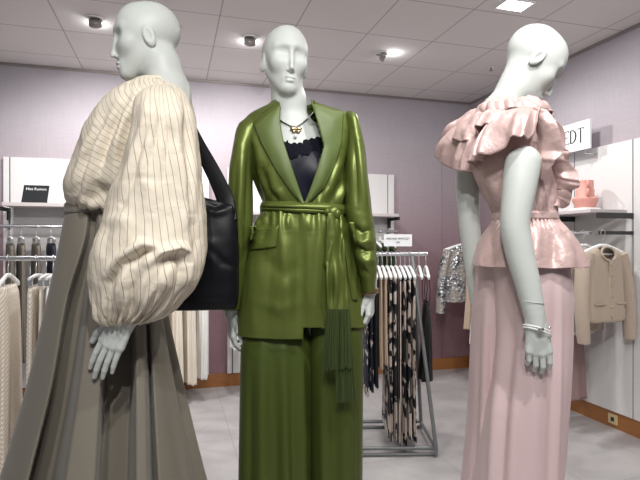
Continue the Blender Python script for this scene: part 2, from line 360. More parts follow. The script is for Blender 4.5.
# ------------------------------------------------------------------ signed-distance sculpting (mannequins)
class Sculpt:
    def __init__(s, lo, hi, h):
        s.h = h; s.lo = np.array(lo, float); s.n = np.ceil((np.array(hi) - s.lo) / h).astype(int) + 1
        s.ax = [s.lo[i] + h * np.arange(s.n[i]) for i in range(3)]; s.D = np.full(s.n, 9.0, np.float32)
    def _win(s, lo, hi):
        a = np.clip(np.floor((np.array(lo) - s.lo) / s.h).astype(int), 0, s.n); b = np.clip(np.ceil((np.array(hi) - s.lo) / s.h).astype(int) + 1, 0, s.n)
        sl = tuple(slice(a[i], b[i]) for i in range(3)); return sl, [s.ax[i][sl[i]].reshape([-1 if j == i else 1 for j in range(3)]) for i in range(3)]
    def _mix(s, sl, d, k, sub):
        D = s.D[sl]
        if sub: h = np.clip(.5 - .5 * (D + d) / k, 0, 1); s.D[sl] = D * (1 - h) - d * h + k * h * (1 - h)
        else: h = np.clip(.5 + .5 * (d - D) / k, 0, 1); s.D[sl] = d * (1 - h) + D * h - k * h * (1 - h)
    def cone(s, a, b, ra, rb, k=.01, sub=False):
        a = np.array(a, float); b = np.array(b, float); m = max(ra, rb) + k + .03
        sl, X = s._win(np.minimum(a, b) - m, np.maximum(a, b) + m)
        if 0 in s.D[sl].shape: return s
        ab = b - a; t = np.clip(sum((X[i] - a[i]) * ab[i] for i in range(3)) / (ab @ ab + 1e-12), 0, 1)
        d = np.sqrt(sum((X[i] - a[i] - t * ab[i]) ** 2 for i in range(3))) - (ra + (rb - ra) * t); s._mix(sl, d.astype(np.float32), k, sub); return s
    def ell(s, c, r, R=None, k=.01, sub=False):
        c = np.array(c, float); r = np.array(r, float); m = r.max() + k + .03; sl, X = s._win(c - m, c + m)
        if 0 in s.D[sl].shape: return s
        R = np.eye(3) if R is None else np.array(R); L = [sum((X[j] - c[j]) * R[j, i] for j in range(3)) for i in range(3)]
        k0 = np.sqrt(sum((L[i] / r[i]) ** 2 for i in range(3))); k1 = np.sqrt(sum((L[i] / r[i] ** 2) ** 2 for i in range(3))) + 1e-9
        s._mix(sl, (k0 * (k0 - 1) / k1).astype(np.float32), k, sub); return s
    def mesh(s):
        D = s.D; n = D.shape; I = D < 0; acc = np.zeros((n[0]-1, n[1]-1, n[2]-1, 3), np.float32); cnt = np.zeros(acc.shape[:3], np.float32); E = []
        for ax in range(3):
            s0 = [slice(None)] * 3; s1 = [slice(None)] * 3; s0[ax] = slice(0, -1); s1[ax] = slice(1, None); a = D[tuple(s0)]; b = D[tuple(s1)]
            cr = I[tuple(s0)] != I[tuple(s1)]; E.append(cr); ii = np.argwhere(cr); t = a[cr] / (a[cr] - b[cr]); p = ii.astype(np.float32); p[:, ax] += t
            o1, o2 = [x for x in range(3) if x != ax]
            for da in (0, 1):
                for db in (0, 1):
                    c = ii.copy(); c[:, o1] -= da; c[:, o2] -= db; ok = (c[:, o1] >= 0) & (c[:, o2] >= 0) & (c[:, o1] < n[o1] - 1) & (c[:, o2] < n[o2] - 1)
                    c = c[ok]; np.add.at(acc, tuple(c.T), p[ok]); np.add.at(cnt, tuple(c.T), 1)
        m = cnt > 0; vid = np.full(cnt.shape, -1); vid[m] = np.arange(m.sum()); V = acc[m] / cnt[m][:, None] * s.h + s.lo; Fs = []
        for ax in range(3):
            ii = np.argwhere(E[ax]); o1, o2 = ((1, 2), (2, 0), (0, 1))[ax]; ii = ii[(ii[:, o1] > 0) & (ii[:, o2] > 0) & (ii[:, o1] < n[o1] - 1) & (ii[:, o2] < n[o2] - 1)]
            ins = I[tuple(ii.T)]; q = []
            for da, db in ((1, 1), (0, 1), (0, 0), (1, 0)):
                c = ii.copy(); c[:, o1] -= da; c[:, o2] -= db; q.append(vid[tuple(c.T)])
            q = np.stack(q, -1); q[~ins] = q[~ins][:, ::-1]; Fs.append(q)
        return V, np.concatenate(Fs)
def smooth_mesh(V, Fc, it=2):
    e = np.concatenate([Fc[:, [0, 1]], Fc[:, [1, 2]], Fc[:, [2, 3]], Fc[:, [3, 0]]]); e = np.concatenate([e, e[:, ::-1]])
    for j in range(it):
        for lam in (.5, -.52):
            s = np.zeros_like(V); c = np.zeros(len(V)); np.add.at(s, e[:, 0], V[e[:, 1]]); np.add.at(c, e[:, 0], 1); V = V + lam * (s / np.maximum(c, 1)[:, None] - V)
    return V
# ------------------------------------------------------------------ the shop shell
def room_box(name, lo, hi, m, kind='structure'):
    o = MB().box(lo, hi).build(name, m, mw=ROOM); o['kind'] = kind; return o
room_box('floor', (-7, -9, -.06), (.08, .08, 0), M['floor'])
room_box('ceiling', (-7, -9, CEIL), (.08, .08, CEIL + .05), M['ceiling'])
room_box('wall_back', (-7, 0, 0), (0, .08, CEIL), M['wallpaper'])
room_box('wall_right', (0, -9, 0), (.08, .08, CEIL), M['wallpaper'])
room_box('baseboard_back', (-7, -.018, 0), (0, -.0005, .118), M['wood'])
room_box('baseboard_right', (-.018, -9, 0), (-.0005, -.018, .118), M['wood'])
room_box('trim_1', (-7, -.012, CEIL - .022), (-.012, -.0005, CEIL - .0005), M['lamp_body'])
room_box('trim_2', (-.012, -9, CEIL - .022), (-.0005, 0, CEIL - .0005), M['lamp_body'])
room_box('trim_3', (bx(441.2), -.010, .119), (bx(442.0), -.0005, 2.38), M['wallpaper'])

# low display podium under the mannequins
FT = .205
pod = MB().box((-1.05, 1.12, 0), (1.12, 2.06, FT)).build('display_podium', M['plinth'], bevel=.004)
tag(pod, 'low white podium carrying the three dressed mannequins', 'podium')

# ------------------------------------------------------------------ mannequin builders
def frame3(fwd):                           # columns: right, forward, up
    f = Vector(fwd).normalized(); r = f.cross(Vector((0, 0, 1))).normalized(); return Matrix((r, f, r.cross(f))).transposed()
def head_into(S, M4, sc=1.0):
    R = np.array(M4.to_3x3()); Q = lambda *p: tuple(M4 @ (Vector(p) * sc))
    def E(c, r, k, sub=False, rot=None): S.ell(Q(*c), [x * sc for x in r], R if rot is None else R @ np.array(rot), k, sub)
    def Cn(a, b, ra, rb, k, sub=False): S.cone(Q(*a), Q(*b), ra * sc, rb * sc, k, sub)
    E((0, -.018, .034), (.0735, .088, .081), .01)
    E((0, .028, .015), (.060, .058, .085), .03)
    E((0, .030, -.040), (.041, .054, .066), .03)
    Cn((0, .068, -.100), (0, .055, -.096), .013, .016, .022)
    for s in (-1, 1):
        Cn((s * .045, -.005, -.040), (s * .010, .060, -.097), .011, .011, .03)
        E((s * .034, .054, -.022), (.020, .018, .020), .025)
        Cn((s * .010, .081, .026), (s * .042, .062, .025), .006, .006, .018)
    for s in (-1, 1): E((s * .031, .093, .006), (.021, .016, .013), .022, True)
    Cn((0, .083, .018), (0, .099, -.046), .0042, .0066, .010)
    Cn((-.0075, .089, -.049), (.0075, .089, -.049), .0052, .0052, .005)
    E((0, .072, -.074), (.020, .012, .014), .014)
    E((0, .0865, -.0705), (.0170, .0062, .0046), .002); E((0, .0855, -.0815), (.0140, .0070, .0056), .002)
    for s in (-1, 1):
        a = .22; rot = [[1, 0, 0], [0, math.cos(a), math.sin(a)], [0, -math.sin(a), math.cos(a)]]
        E((s * .071, -.008, -.012), (.0085, .0175, .031), .006, False, rot)
        E((s * .080, -.004, -.007), (.008, .010, .020), .005, True, rot)
def hand_mesh(M4, sx, sc, curl, thumb_in=0.0, h=.002, spread=.06, wr=.021, fl=1.0):
    pts = []
    def Q(p): return np.array(M4 @ (Vector((p[0] * sx, p[1], p[2])) * sc))
    segs = []
    segs.append(((.006, 0, .045), (.010, 0, -.005), wr * .92, wr * .82)); segs.append(((-.008, 0, .045), (-.010, 0, -.005), wr * .92, wr * .82))
    kn = [(.030, -.080, .071, .0092), (.010, -.086, .079, .0095), (-.010, -.083, .073, .0090), (-.028, -.075, .058, .0080)]
    for i, (kx, kz, L, r) in enumerate(kn):
        segs.append(((kx * .45, .001, -.005), (kx, -.002, kz), .0165, .0115))
        a = 0; p = Vector((kx, -.002, kz)); sp = kx * spread / .03
        for j, (fr, cu) in enumerate(zip((.45, .31, .26), curl)):
            a += cu * (1 + .08 * i); q = p + Vector((sp * math.cos(a), math.sin(a), -math.cos(a))) * (L * fr * fl)
            segs.append((tuple(p), tuple(q), r * (1, .93, .86)[j], r * (.93, .86, .66)[j])); p = q
    t = thumb_in
    T = [Vector((.018, .004, -.018)), Vector((.042 - .012 * t, .010 + .014 * t, -.050)), Vector((.054 - .02 * t, .015 + .024 * t, -.080)), Vector((.056 - .026 * t, .020 + .03 * t, -.104))]
    for j in range(3): segs.append((tuple(T[j]), tuple(T[j + 1]), (.0155, .0115, .0098)[j], (.0125, .0100, .0078)[j]))
    allp = np.array([Q(p) for s_ in segs for p in s_[:2]]); S = Sculpt(allp.min(0) - .03, allp.max(0) + .03, h)
    for i, (a, b, ra, rb) in enumerate(segs): S.cone(Q(a), Q(b), ra * sc, rb * sc, .012 if i < 2 or (i % 4 == 2 and i < 18) else (.003 if i % 4 == 3 and i < 18 else .0012))
    V, Fc = S.mesh(); return smooth_mesh(V, Fc, 3), Fc
def fix_dir(V, Fc):
    a, b, c = V[Fc[:, 0]], V[Fc[:, 1]], V[Fc[:, 2]]
    return Fc if (a * np.cross(b, c)).sum() > 0 else Fc[:, ::-1]
def mannequin(root, head, hrot, neck, nb, che, wai, pel, fwd, h=.0035, hs=1.0, sw=.150):
    """body in one surface: head, neck, trunk and legs. All points in world space."""
    R = frame3(fwd); Rn = np.array(R); r, f = Vector(R.col[0]), Vector(R.col[1]); U = Vector((0, 0, 1))
    H = Matrix.Translation(head) @ hrot
    lo = Vector((min(p[0] for p in (head, nb, che, wai, pel)) - .30, min(p[1] for p in (head, nb, che, wai, pel)) - .28, FT - .005))
    hi = Vector((max(p[0] for p in (head, nb, che, wai, pel)) + .30, max(p[1] for p in (head, nb, che, wai, pel)) + .28, head[2] + .16))
    S = Sculpt(lo, hi, h); T = lambda p: tuple(p)
    S.ell(T(che), (.132, .084, .15), Rn, .02); S.ell(T(wai), (.108, .080, .14), Rn, .05); S.ell(T(pel), (.108, .085, .12), Rn, .05)
    for s in (-1, 1):
        S.ell(T(che + r * s * .066 + f * .046 - U * .03), (.048, .040, .050), Rn, .03)
        S.cone(T(nb + r * s * .03 - U * .045), T(che + r * s * sw + U * .105), .042, .044, .04)
        hip = pel + r * s * .055 - U * .04; ft = Vector((hip.x, hip.y, 0)) + r * s * .01
        kn = Vector((ft.x, ft.y, FT + .50)) + f * .02; an = Vector((ft.x, ft.y, FT + .085)) - f * .01
        S.cone(T(hip), T(kn), .056, .042, .03); S.cone(T(kn), T(an), .042, .032, .02)
        S.cone(T(an - U * .05 - f * .02), T(an - U * .058 + f * .14), .032, .022, .02)
    S.cone(T(nb - U * .07), T(nb), .066, .058, .04); S.cone(T(nb), T(neck), .058, .051, .03)
    S.cone(T(neck), T(H @ Vector((0, -.025, -.02))), .050, .052, .03)
    head_into(S, H, hs)
    V, Fc = S.mesh(); V = smooth_mesh(V, Fc, 1); Fc = fix_dir(V, Fc)
    mk('body', V, Fc, M['mannequin'], root, True, root.location); return V, Fc
def limb(root, pts, rad, name='arm', k=.01, h=.0045):
    a = np.array([list(p) for p in pts]); S = Sculpt(a.min(0) - .09, a.max(0) + .09, h)
    s = np.r_[0, np.cumsum(np.linalg.norm(np.diff(a, axis=0), axis=1))]; q = np.linspace(0, s[-1], 26); a = np.stack([pchip(s, a[:, i], q) for i in range(3)], -1); rad = pchip(s, rad, q)
    for i in range(25): S.cone(a[i], a[i + 1], rad[i], rad[i + 1], .004)
    V, Fc = S.mesh(); V = smooth_mesh(V, Fc, 3); Fc = fix_dir(V, Fc); return mk(name, V, Fc, M['mannequin'], root, True, root.location)
def hand(arm, org, M4, sx, sc, curl, **k):
    V, Fc = hand_mesh(M4, sx, sc, curl, **k); Fc = fix_dir(V, Fc); return mk('hand', V, Fc, M['mannequin'], arm, True, org)
def hmat(loc, down, back, roll=0):
    """hand frame: -z runs to the fingertips, +y is the palm side"""
    z = -Vector(down).normalized(); y = -Vector(back); y = (y - z * y.dot(z)).normalized(); x = y.cross(z); m = Matrix((x, y, z)).transposed().to_4x4()
    return Matrix.Translation(loc) @ m
RZ = lambda d: Matrix.Rotation(math.radians(d), 4, 'Z'); RX = lambda d: Matrix.Rotation(math.radians(d), 4, 'X'); RY = lambda d: Matrix.Rotation(math.radians(d), 4, 'Y')
def interp_profile(keys_y, table):
    """pleats: at each height key a list of (px, depth m); interpolated over height and across"""
    n = 0
    def f(px, py, fr):
        out = np.zeros_like(px)
        xs = [pchip(keys_y, [row[j][0] for row in table], np.clip(py, keys_y[0], keys_y[-1])) for j in range(len(table[0]))]
        ds = [pchip(keys_y, [row[j][1] for row in table], np.clip(py, keys_y[0], keys_y[-1])) for j in range(len(table[0]))]
        for j in range(len(xs) - 1):
            w_ = (px >= xs[j]) & (px < xs[j + 1]); t = np.clip((px - xs[j]) / np.maximum(xs[j + 1] - xs[j], 1e-3), 0, 1); t = t * t * (3 - 2 * t)
            out = np.where(w_, ds[j] * (1 - t) + ds[j + 1] * t, out)
        return out * fr
    return f
# ================================================================== 1. mannequin in the olive suit
YG = 1.683
G = empty('mannequin', (P(298, 243, YG).x, YG, FT))
tag(G, 'mannequin facing front in an olive green satin belted blazer and wide trousers', 'mannequin', 'dressed mannequins on the podium')
gb = mannequin(G, P(285, 62, YG - .01), RZ(180 + 18) @ RX(-3) @ RY(-3), P(289, 100, YG), P(291, 128, YG + .01),
               P(298, 168, YG + .005), P(304, 212, YG + .01), P(302, 262, YG + .01), (0.03, -1, 0), sw=.112)
gtree = bvh_obj(*gb)
# arms and hands
def arm_with_hand(root, pts, rad, M4, sx, sc, curl, **k):
    a = limb(root, pts, rad); a2 = hand(a, root.location, M4, sx, sc, curl, **k); return a, a2
arm_with_hand(G, [P(251, 140, YG - .01), P(243, 185, YG - .02), P(240, 230, YG - .03), P(233, 280, YG - .03), P(232, 314, YG - .02)], [.028, .028, .028, .026, .024],
              hmat(P(232, 316, YG - .02), (.02, .02, -1), (-1, -.45, 0)), 1, .80, (.28, .45, .35), thumb_in=.2)
ga = arm_with_hand(G, [P(351, 146, YG - .01), P(356, 180, YG - .02), P(363, 235, YG - .03), P(368, 270, YG - .03), P(369, 292, YG - .02)], [.028, .030, .030, .028, .024],
              hmat(P(369, 294, YG - .02), (.02, -.02, -1), (1, -.35, 0)), -1, .80, (.42, .55, .45), thumb_in=.5)
br = MB()
for z in (0, .006, .012): br.tube([P(368.5, 291, YG - .02) + Vector((.031 * math.cos(t), .027 * math.sin(t), .004 * math.cos(t) - z + .004)) for t in np.linspace(0, 2 * math.pi, 33)], .0022, 8)
tag(br.build('bracelet', M['gold'], G, True, org=G.location), 'gold bangles at the blazer cuff')

# trousers: two wide legs
def leg_loft(rows, L, nu=130, nv=150, p=2.6): return crease(loft(rows, nu, nv, p), L)
tl = leg_loft([(322, 243, 309, YG + .01, .09), (345, 241.5, 313, YG, .10), (400, 240.5, 314, YG, .115), (480, 239.5, 314, YG, .13), (577, 238, 314, YG, .14)],
              [([(262, 340), (262, 580)], 5, .012), ([(272, 340), (276, 580)], 6, -.016), ([(250, 360), (249, 580)], 4, -.009), ([(292, 340), (297, 580)], 5, -.012), ([(284, 350), (288, 580)], 4, .007), ([(303, 340), (306, 580)], 3, .006)])
tr = leg_loft([(322, 309, 362, YG + .01, .09), (345, 309, 363, YG + .005, .10), (400, 310, 362.5, YG + .005, .115), (480, 310, 362, YG + .005, .13), (577, 311, 363, YG + .005, .14)],
              [([(322, 340), (326, 580)], 5, .008), ([(334, 340), (335, 580)], 5, -.010), ([(346, 380), (346, 580)], 5, .008), ([(355, 345), (356, 580)], 3, -.008)])
nv, nu = tl.shape[:2]
V = np.concatenate([tl.reshape(-1, 3), tr.reshape(-1, 3)]); Fc = np.concatenate([grid_faces(nv, nu), grid_faces(nv, nu) + nv * nu])
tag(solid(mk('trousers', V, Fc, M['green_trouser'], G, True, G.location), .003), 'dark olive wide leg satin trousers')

# blazer trunk
JR = [(103, 273, 315, YG + .01, .060), (107, 268, 322, YG + .01, .07), (112, 259, 338, YG + .01, .082), (118, 249, 350, YG + .01, .092), (128, 243, 354, YG + .01, .102),
      (145, 244, 352, YG + .01, .112), (170, 250, 348, YG + .01, .118), (190, 257, 347, YG + .01, .112), (207, 263, 346, YG + .01, .104), (214, 260, 347, YG + .01, .108),
      (230, 254, 352, YG + .01, .118), (260, 247, 358, YG + .01, .126), (300, 241, 363, YG + .01, .130), (332, 237.5, 365.5, YG + .01, .130)]
JV = loft(JR, 240, 260, 2.35)
def gather(px, py, f):
    e = np.exp(-((py - 214) / 17) ** 2) * (py > 206) ; e = e + .55 * np.exp(-((py - 203) / 10) ** 2) * (py <= 206)
    return e * f * .0026 * (np.sin(px * .50 + np.sin(px * .13)) + .8 * np.sin(px * .83 + 1.3) + .6 * np.sin(px * .27 + 2.0))
JV = crease(JV, [
    ([(252, 145), (262, 180), (280, 206)], 6, .008), ([(268, 165), (276, 190), (292, 205)], 6, .010), ([(261, 165), (270, 190), (284, 206)], 3.2, -.010),
    ([(247, 140), (254, 178), (262, 205)], 4, -.010), ([(250, 128), (258, 150), (262, 172)], 4, .007),
    ([(345, 130), (338, 165), (322, 203)], 5, .010), ([(340, 150), (326, 185), (312, 204)], 3.2, -.010), ([(350, 150), (344, 180), (330, 205)], 3.5, -.010), ([(348, 165), (343, 190), (336, 206)], 4, .010),
    ([(262, 214), (254, 232)], 5, .010), ([(270, 214), (262, 240)], 3, -.007), ([(276, 210), (284, 245), (290, 330)], 7, .009), ([(296, 210), (300, 260), (296, 330)], 5, -.008), ([(322, 210), (318, 250), (312, 335)], 6, .009), ([(266, 240), (270, 290), (266, 336)], 7, -.007), ([(330, 240), (334, 336)], 5, -.006), ([(252, 255), (254, 337)], 5, .006), ([(254, 300), (282, 310), (300, 302)], 6, .004), ([(262, 255), (285, 275), (300, 262)], 7, -.004),
    ([(292, 225), (300, 300), (300, 336)], 9, -.005), ([(258, 262), (280, 320)], 14, .005), ([(308, 214), (309, 232)], 3, .007), ([(287, 214), (289, 230)], 3, .007),
    ([(303.5, 214), (304, 340)], 1.5, -.004), ([(352, 240), (356, 330)], 4, -.006), ([(245, 270), (242, 335)], 5, .005)], gather)
JV = wrinkle(JV, .006, 6, 1, (1, 1, .4)); JV = wrinkle(JV, .0022, 15, 4, (1, 1, .35), True)
jt = bvh(JV)
px, py = proj(JV)
# ragged overlap: the image-right front panel ends higher
nrm = outward(JV); front = nrm[..., 1] < 0.25
def in_poly(px, py, poly):
    r = np.zeros(px.shape, bool); n = len(poly)
    for i in range(n):
        (x1, y1), (x2, y2) = poly[i], poly[(i + 1) % n]
        if y1 == y2: continue
        c = ((y1 > py) != (y2 > py)) & (px < (x2 - x1) * (py - y1) / (y2 - y1) + x1); r ^= c
    return r
hole = front & in_poly(px, py, [(276, 95), (279, 118), (283.5, 142), (302.5, 201), (306, 201), (323, 147), (316, 118), (312, 95)])
hem_cut = front & (px > 304) & (py > 328.5)
keep = ~(hole | hem_cut).reshape(-1)
jk = cloth('blazer', JV, M['green'], G, G.location, .004, True, keep); tag(jk, 'olive green satin blazer, belted at the waist')
# lapels and collar
def sheet(name, V, m, parent, t=.003, org=None): return cloth(name, V, m, parent, org if org is not None else G.location, t, False)
V = patch([(279, 106), (254, 126), (262, 145), (276, 170), (290, 190), (302.5, 205)], [(280, 106), (280, 122), (284, 143), (291, 165), (298, 186), (304.5, 205)], 60, 14, jt, .007, YG - .1, .006)
sheet('lapel', V, M['green_matte'], jk, .004)
V = patch([(312, 104), (318, 124), (324, 146), (317, 170), (310, 190), (304.5, 204)], [(313, 104), (343.5, 114), (341.5, 143), (335, 165), (324, 188), (306, 205)], 60, 14, jt, .008, YG - .1, .006)
sheet('lapel', V, M['green_matte'], jk, .004)
V = patch([(280, 104), (273, 106), (262, 114), (253, 125)], [(281, 109), (276, 115), (267, 122), (258, 129)], 30, 8, jt, .004, YG - .09, .004); sheet('collar', V, M['green'], jk, .004)
cb = loft([(101.5, 274, 313, YG + .012, .060), (105, 272, 316, YG + .012, .066), (110, 267, 321, YG + .012, .074)], 120, 14)
pc, qc = proj(cb); kc = ~((cb[..., 1] < YG) & (pc > 280) & (pc < 311)).reshape(-1); cloth('collar', cb, M['green_matte'], jk, G.location, .004, True, kc)
# pocket flaps
V = patch([(251.5, 228), (250.5, 250)], [(278, 227.5), (276, 247)], 16, 20, jt, .006, YG - .12, .003); sheet('pocket_flap', V, M['green'], jk, .004)
V = patch([(249.5, 226), (250, 229)], [(278.5, 225.5), (278.5, 228)], 6, 20, jt, .005, YG - .12, .002); sheet('pocket_welt', V, M['green'], jk, .003)
V = patch([(344, 222), (346, 242)], [(354, 222), (356, 242)], 12, 12, jt, .005, YG - .12, .002); sheet('pocket_flap', V, M['green'], jk, .004)
# camisole
def scal(x): return 141.5 - 1.6 * abs(math.sin(x * .55)) + (1.0 if 288 < x < 303 else 0) * 3 - max(0, (x - 305)) * .22 + .012 * (x - 296) ** 2 * (x < 296)
xs = np.linspace(277, 331, 90); top = [(x, scal(x)) for x in xs]
V = np.array([[cast(gtree, x, y0 + (212 - y0) * t, .006, YG - .09) for x, y0 in top] for t in np.linspace(0, 1, 50)])
sheet('camisole', V, M['camisole'], G, .002)
V = np.array([[cast(gtree, x, y0 - .6 + (11 + 5 * abs(math.sin(x * .22))) * t, .0085, YG - .09) for x, y0 in top] for t in np.linspace(0, 1, 14)])
sheet('lace_trim', V, M['lace'], G, .0015)
# necklace
nk = MB(); qs_ = []; pts = [(271, 113), (277, 118), (284, 122.5), (290, 125.5), (296, 127), (302, 123.5), (308, 118.5), (314, 112), (318, 107)]
for i in range(len(pts) - 1):
    for t in (0, .34, .67):
        x = pts[i][0] + (pts[i+1][0] - pts[i][0]) * t; y = pts[i][1] + (pts[i+1][1] - pts[i][1]) * t; q_ = cast(gtree, x, y, .004, YG - .07); nk.ball(q_, .0034, 8); qs_.append(q_)
nk2 = MB().tube(qs_, .0024, 8)
for q_ in qs_[::3]: pass
nko = nk2.build('necklace', M['silver'], G, True, org=G.location)
pe = MB(); c = cast(gtree, 296, 129.5, .008, YG - .08)
for dx, dz, rx_, rz_ in ((-.009, .003, .010, .006), (.009, .003, .010, .006), (-.007, -.006, .007, .0045), (.007, -.006, .007, .0045), (0, 0, .003, .009)):
    pe.ball((c.x + dx, c.y, c.z + dz), (rx_, .003, rz_), 10)
tag(pe.build('pendant', M['gold'], nko, True, org=G.location), 'gold butterfly pendant')
c = cast(gtree, 295.5, 136, .008, YG - .08); MB().ball(c, (.006, .004, .007), 8).build('crystal', M['crystal'], nko, True, org=G.location)
# sleeves
def gsleeve(rows, L, seed):
    V = loft(rows, 90, 150, 2.1); V = crease(V, L); V = wrinkle(V, .004, 9, seed, (1, 1, .5)); return cloth('sleeve', V, M['green'], jk, G.location, .003)
gsleeve([(121, 246, 258, YG, .035), (126, 240, 262, YG - .005, .055), (135, 236.5, 261, YG - .01, .062), (150, 233.5, 255, YG - .02, .064), (175, 230, 252.5, YG - .03, .062), (220, 228.5, 252, YG - .035, .06), (250, 227, 248.5, YG - .035, .058), (288, 224, 245, YG - .03, .050), (309, 222, 242, YG - .025, .044)],
        [([(243, 150), (240, 200), (238, 240)], 3, .007), ([(248, 150), (247, 200), (244, 260)], 2.5, -.008), ([(236, 160), (233, 230)], 3, -.005)], 3)
gsleeve([(114, 345, 353, YG, .035), (118, 345, 358, YG - .005, .055), (128, 347, 361, YG - .01, .062), (150, 346, 365, YG - .02, .064), (175, 345, 368, YG - .03, .064), (210, 345, 371.5, YG - .035, .064), (232, 349, 374.5, YG - .04, .064), (250, 353.5, 376, YG - .045, .060), (268, 358, 376, YG - .045, .054), (285, 362, 374.5, YG - .035, .045), (291, 362, 375, YG - .03, .043)],
        [([(352, 235), (362, 243), (372, 240)], 4, .012), ([(352, 226), (362, 233), (372, 229)], 3, -.010), ([(356, 252), (366, 262), (375, 258)], 4, .010), ([(355, 244), (365, 252), (375, 250)], 2.5, -.010),
         ([(353, 130), (356, 170), (357, 210)], 3, -.008), ([(359, 140), (363, 180), (366, 215)], 3, .006), ([(360, 268), (372, 276)], 3, -.007)], 4)
# belt, knot, tails, fringe
BV = loft([(204.5, 262.5, 346.5, YG + .01, .107), (206, 261.5, 347.5, YG + .01, .115), (209, 260.5, 348, YG + .01, .121), (212, 260.5, 348, YG + .01, .120), (213.5, 261.5, 347.5, YG + .01, .110)], 220, 24, 2.35)
BV[..., 2] += np.where(BV[..., 1] < YG, -.012 * np.clip((proj(BV)[0] - 262) / 80, 0, 1) + .006, 0)
BV = crease(BV, [([(258, 207), (300, 208.5), (345, 212)], 1.0, -.007), ([(275, 209), (300, 211), (338, 213)], .9, .004), ([(262, 206), (300, 206.5)], 1.0, .004)])
belt = cloth('belt', BV, M['green'], jk, G.location, .003)
kt = MB(); c = cast(jt, 333, 212.5, .018, YG - .12)
kt.ball(c, (.020, .016, .021), 20); kt.ball(c + Vector((.012, 0, -.004)), (.013, .014, .017), 16); kt.ball(c + Vector((-.016, .002, .003)), (.014, .012, .012), 16)
kt.build('belt_knot', M['green'], belt, True, org=G.location)
V = patch([(328, 213), (326, 240), (326.5, 280), (327, 312)], [(336, 213), (344, 240), (347, 280), (349, 311)], 90, 40, jt, .022, YG - .13, .004, 2.0, .022); sheet('belt_tail', V, M['green'], belt, .003)
V = patch([(335, 214), (344, 240), (348, 275), (352, 300)], [(341, 214), (352, 235), (357, 270), (358, 300)], 60, 14, jt, .007, YG - .13, .003, 5.0, .008); sheet('belt_tail', V, M['green'], belt, .003)
V = patch([(331, 240), (325.5, 254), (324, 264), (327, 272)], [(334, 240), (334, 254), (334, 266), (333, 274)], 30, 14, jt, .010, YG - .13, .016, 7.0, .004); sheet('belt_loop', V, M['green'], belt, .003)
def fringe(x0, x1, y0, b0, b1, n, Y, seed):
    rd = random.Random(seed); m_ = MB()
    for i in range(n):
        t = i / (n - 1); xa = x0 + (x1 - x0) * t; xb = b0 + (b1 - b0) * t + rd.uniform(-.8, .8); yb = rd.uniform(-2.2, 1.2) + (371.5 if y0 < 340 else 402) - 3 * t * (y0 < 340)
        Yk = Y + rd.uniform(-.010, .008); m_.tube([P(xa, y0, Yk), P(xa * .6 + xb * .4 + rd.uniform(-.7, .7), y0 * .6 + yb * .4, Yk), P(xb, yb - 1.5, Yk), P(xb + rd.uniform(-.8, .8), yb, Yk)], [.0016, .0014, .0013, .0006], 5)
    o = m_.build('fringe', M['fringe'], belt, True, org=G.location); o['kind'] = 'stuff'; return o
M['fringe'] = mat('green_fringe', (.045, .066, .018), .45, sheen=.2)
fringe(327, 349.5, 309, 323.5, 351, 74, YG - .160, 1); fringe(338, 352, 345, 336, 357, 54, YG - .150, 2)
# ================================================================== 2. mannequin in the striped blouse
YL = 1.55
Lm = empty('mannequin', (P(120, 243, YL).x, YL, FT))
tag(Lm, 'mannequin in profile wearing a cream striped balloon sleeve blouse and long taupe skirt', 'mannequin', 'dressed mannequins on the podium')
mannequin(Lm, P(146, 41, YL), RZ(90 + 19) @ RX(-6), P(162, 66, YL), P(169, 92, YL), P(148, 140, YL + .01), P(116, 205, YL + .03), P(112, 265, YL + .08), (-1, -.34, 0), sw=.09)
# arms
la = limb(Lm, [P(168, 104, YL - .15), P(172, 160, YL - .18), P(170, 215, YL - .19), P(148, 268, YL - .195), P(129, 306, YL - .20), P(125, 319, YL - .20)], [.046, .042, .037, .033, .029, .028])
hand(la, Lm.location, hmat(P(126, 317, YL - .215), (-.50, -.03, -1), (-.30, -1, .05), 0), -1, 1.0, (.06, .12, .12), wr=.027, spread=.04, fl=1.22, thumb_in=-.3)
lb = limb(Lm, [P(172, 104, YL + .17), P(178, 170, YL + .19), P(172, 225, YL + .20), P(140, 265, YL + .20), P(118, 290, YL + .20)], [.046, .042, .037, .032, .024])
hand(lb, Lm.location, hmat(P(116, 292, YL + .20), (-.4, 0, -1), (0, 1, 0), 0), 1, .9, (.2, .25, .2))
# skirt with deep box pleats
YS = YL + .035
SV = loft([(205, 70, 144, YS, .11), (213, 70, 146, YS, .12), (218, 69.5, 148, YS, .125), (260, 63, 153, YS, .155), (320, 51, 162, YS, .19), (380, 38, 173, YS, .225), (480, 11, 193, YS, .29), (560, -10, 213, YS, .335)], 460, 170, 2.05)
ky = [205, 222, 300, 380, 480, 560]
def row(*a): return list(a)
T = []
X = {  # pleat edges at the six heights: lit panel / recess borders
 0: [68, 67, 49, 31, 3, -18], 1: [88, 87, 66, 52, 27, 8], 2: [90, 90, 72, 57, 33, 14], 3: [95, 96, 84, 74, 58, 44], 4: [98, 99, 90, 80, 64, 52],
 5: [108, 109, 104, 101, 96, 90], 6: [110, 111, 106, 104, 99, 94], 7: [123, 124, 130, 131, 129, 127], 8: [125, 126, 134, 136, 136, 135], 9: [131, 132, 142, 146, 148, 150], 10: [133, 134, 145, 149, 152, 155], 11: [135, 136, 146, 150, 155, 160], 12: [138, 139, 149, 153, 158, 164], 13: [152, 154, 172, 184, 203, 224]}
D = {0: 0, 1: .3, 2: -1.35, 3: -1.4, 4: .25, 5: .25, 6: -1.2, 7: -1.25, 8: .35, 9: .4, 10: -.6, 11: -.7, 12: .15, 13: 0}
am = [.0, .018, .065, .085, .105, .115]
table = [[(X[j][k], D[j] * am[k]) for j in range(14)] for k in range(6)]
prof = interp_profile(ky, table)
def back_pleats(px, py, f): return 0 * px
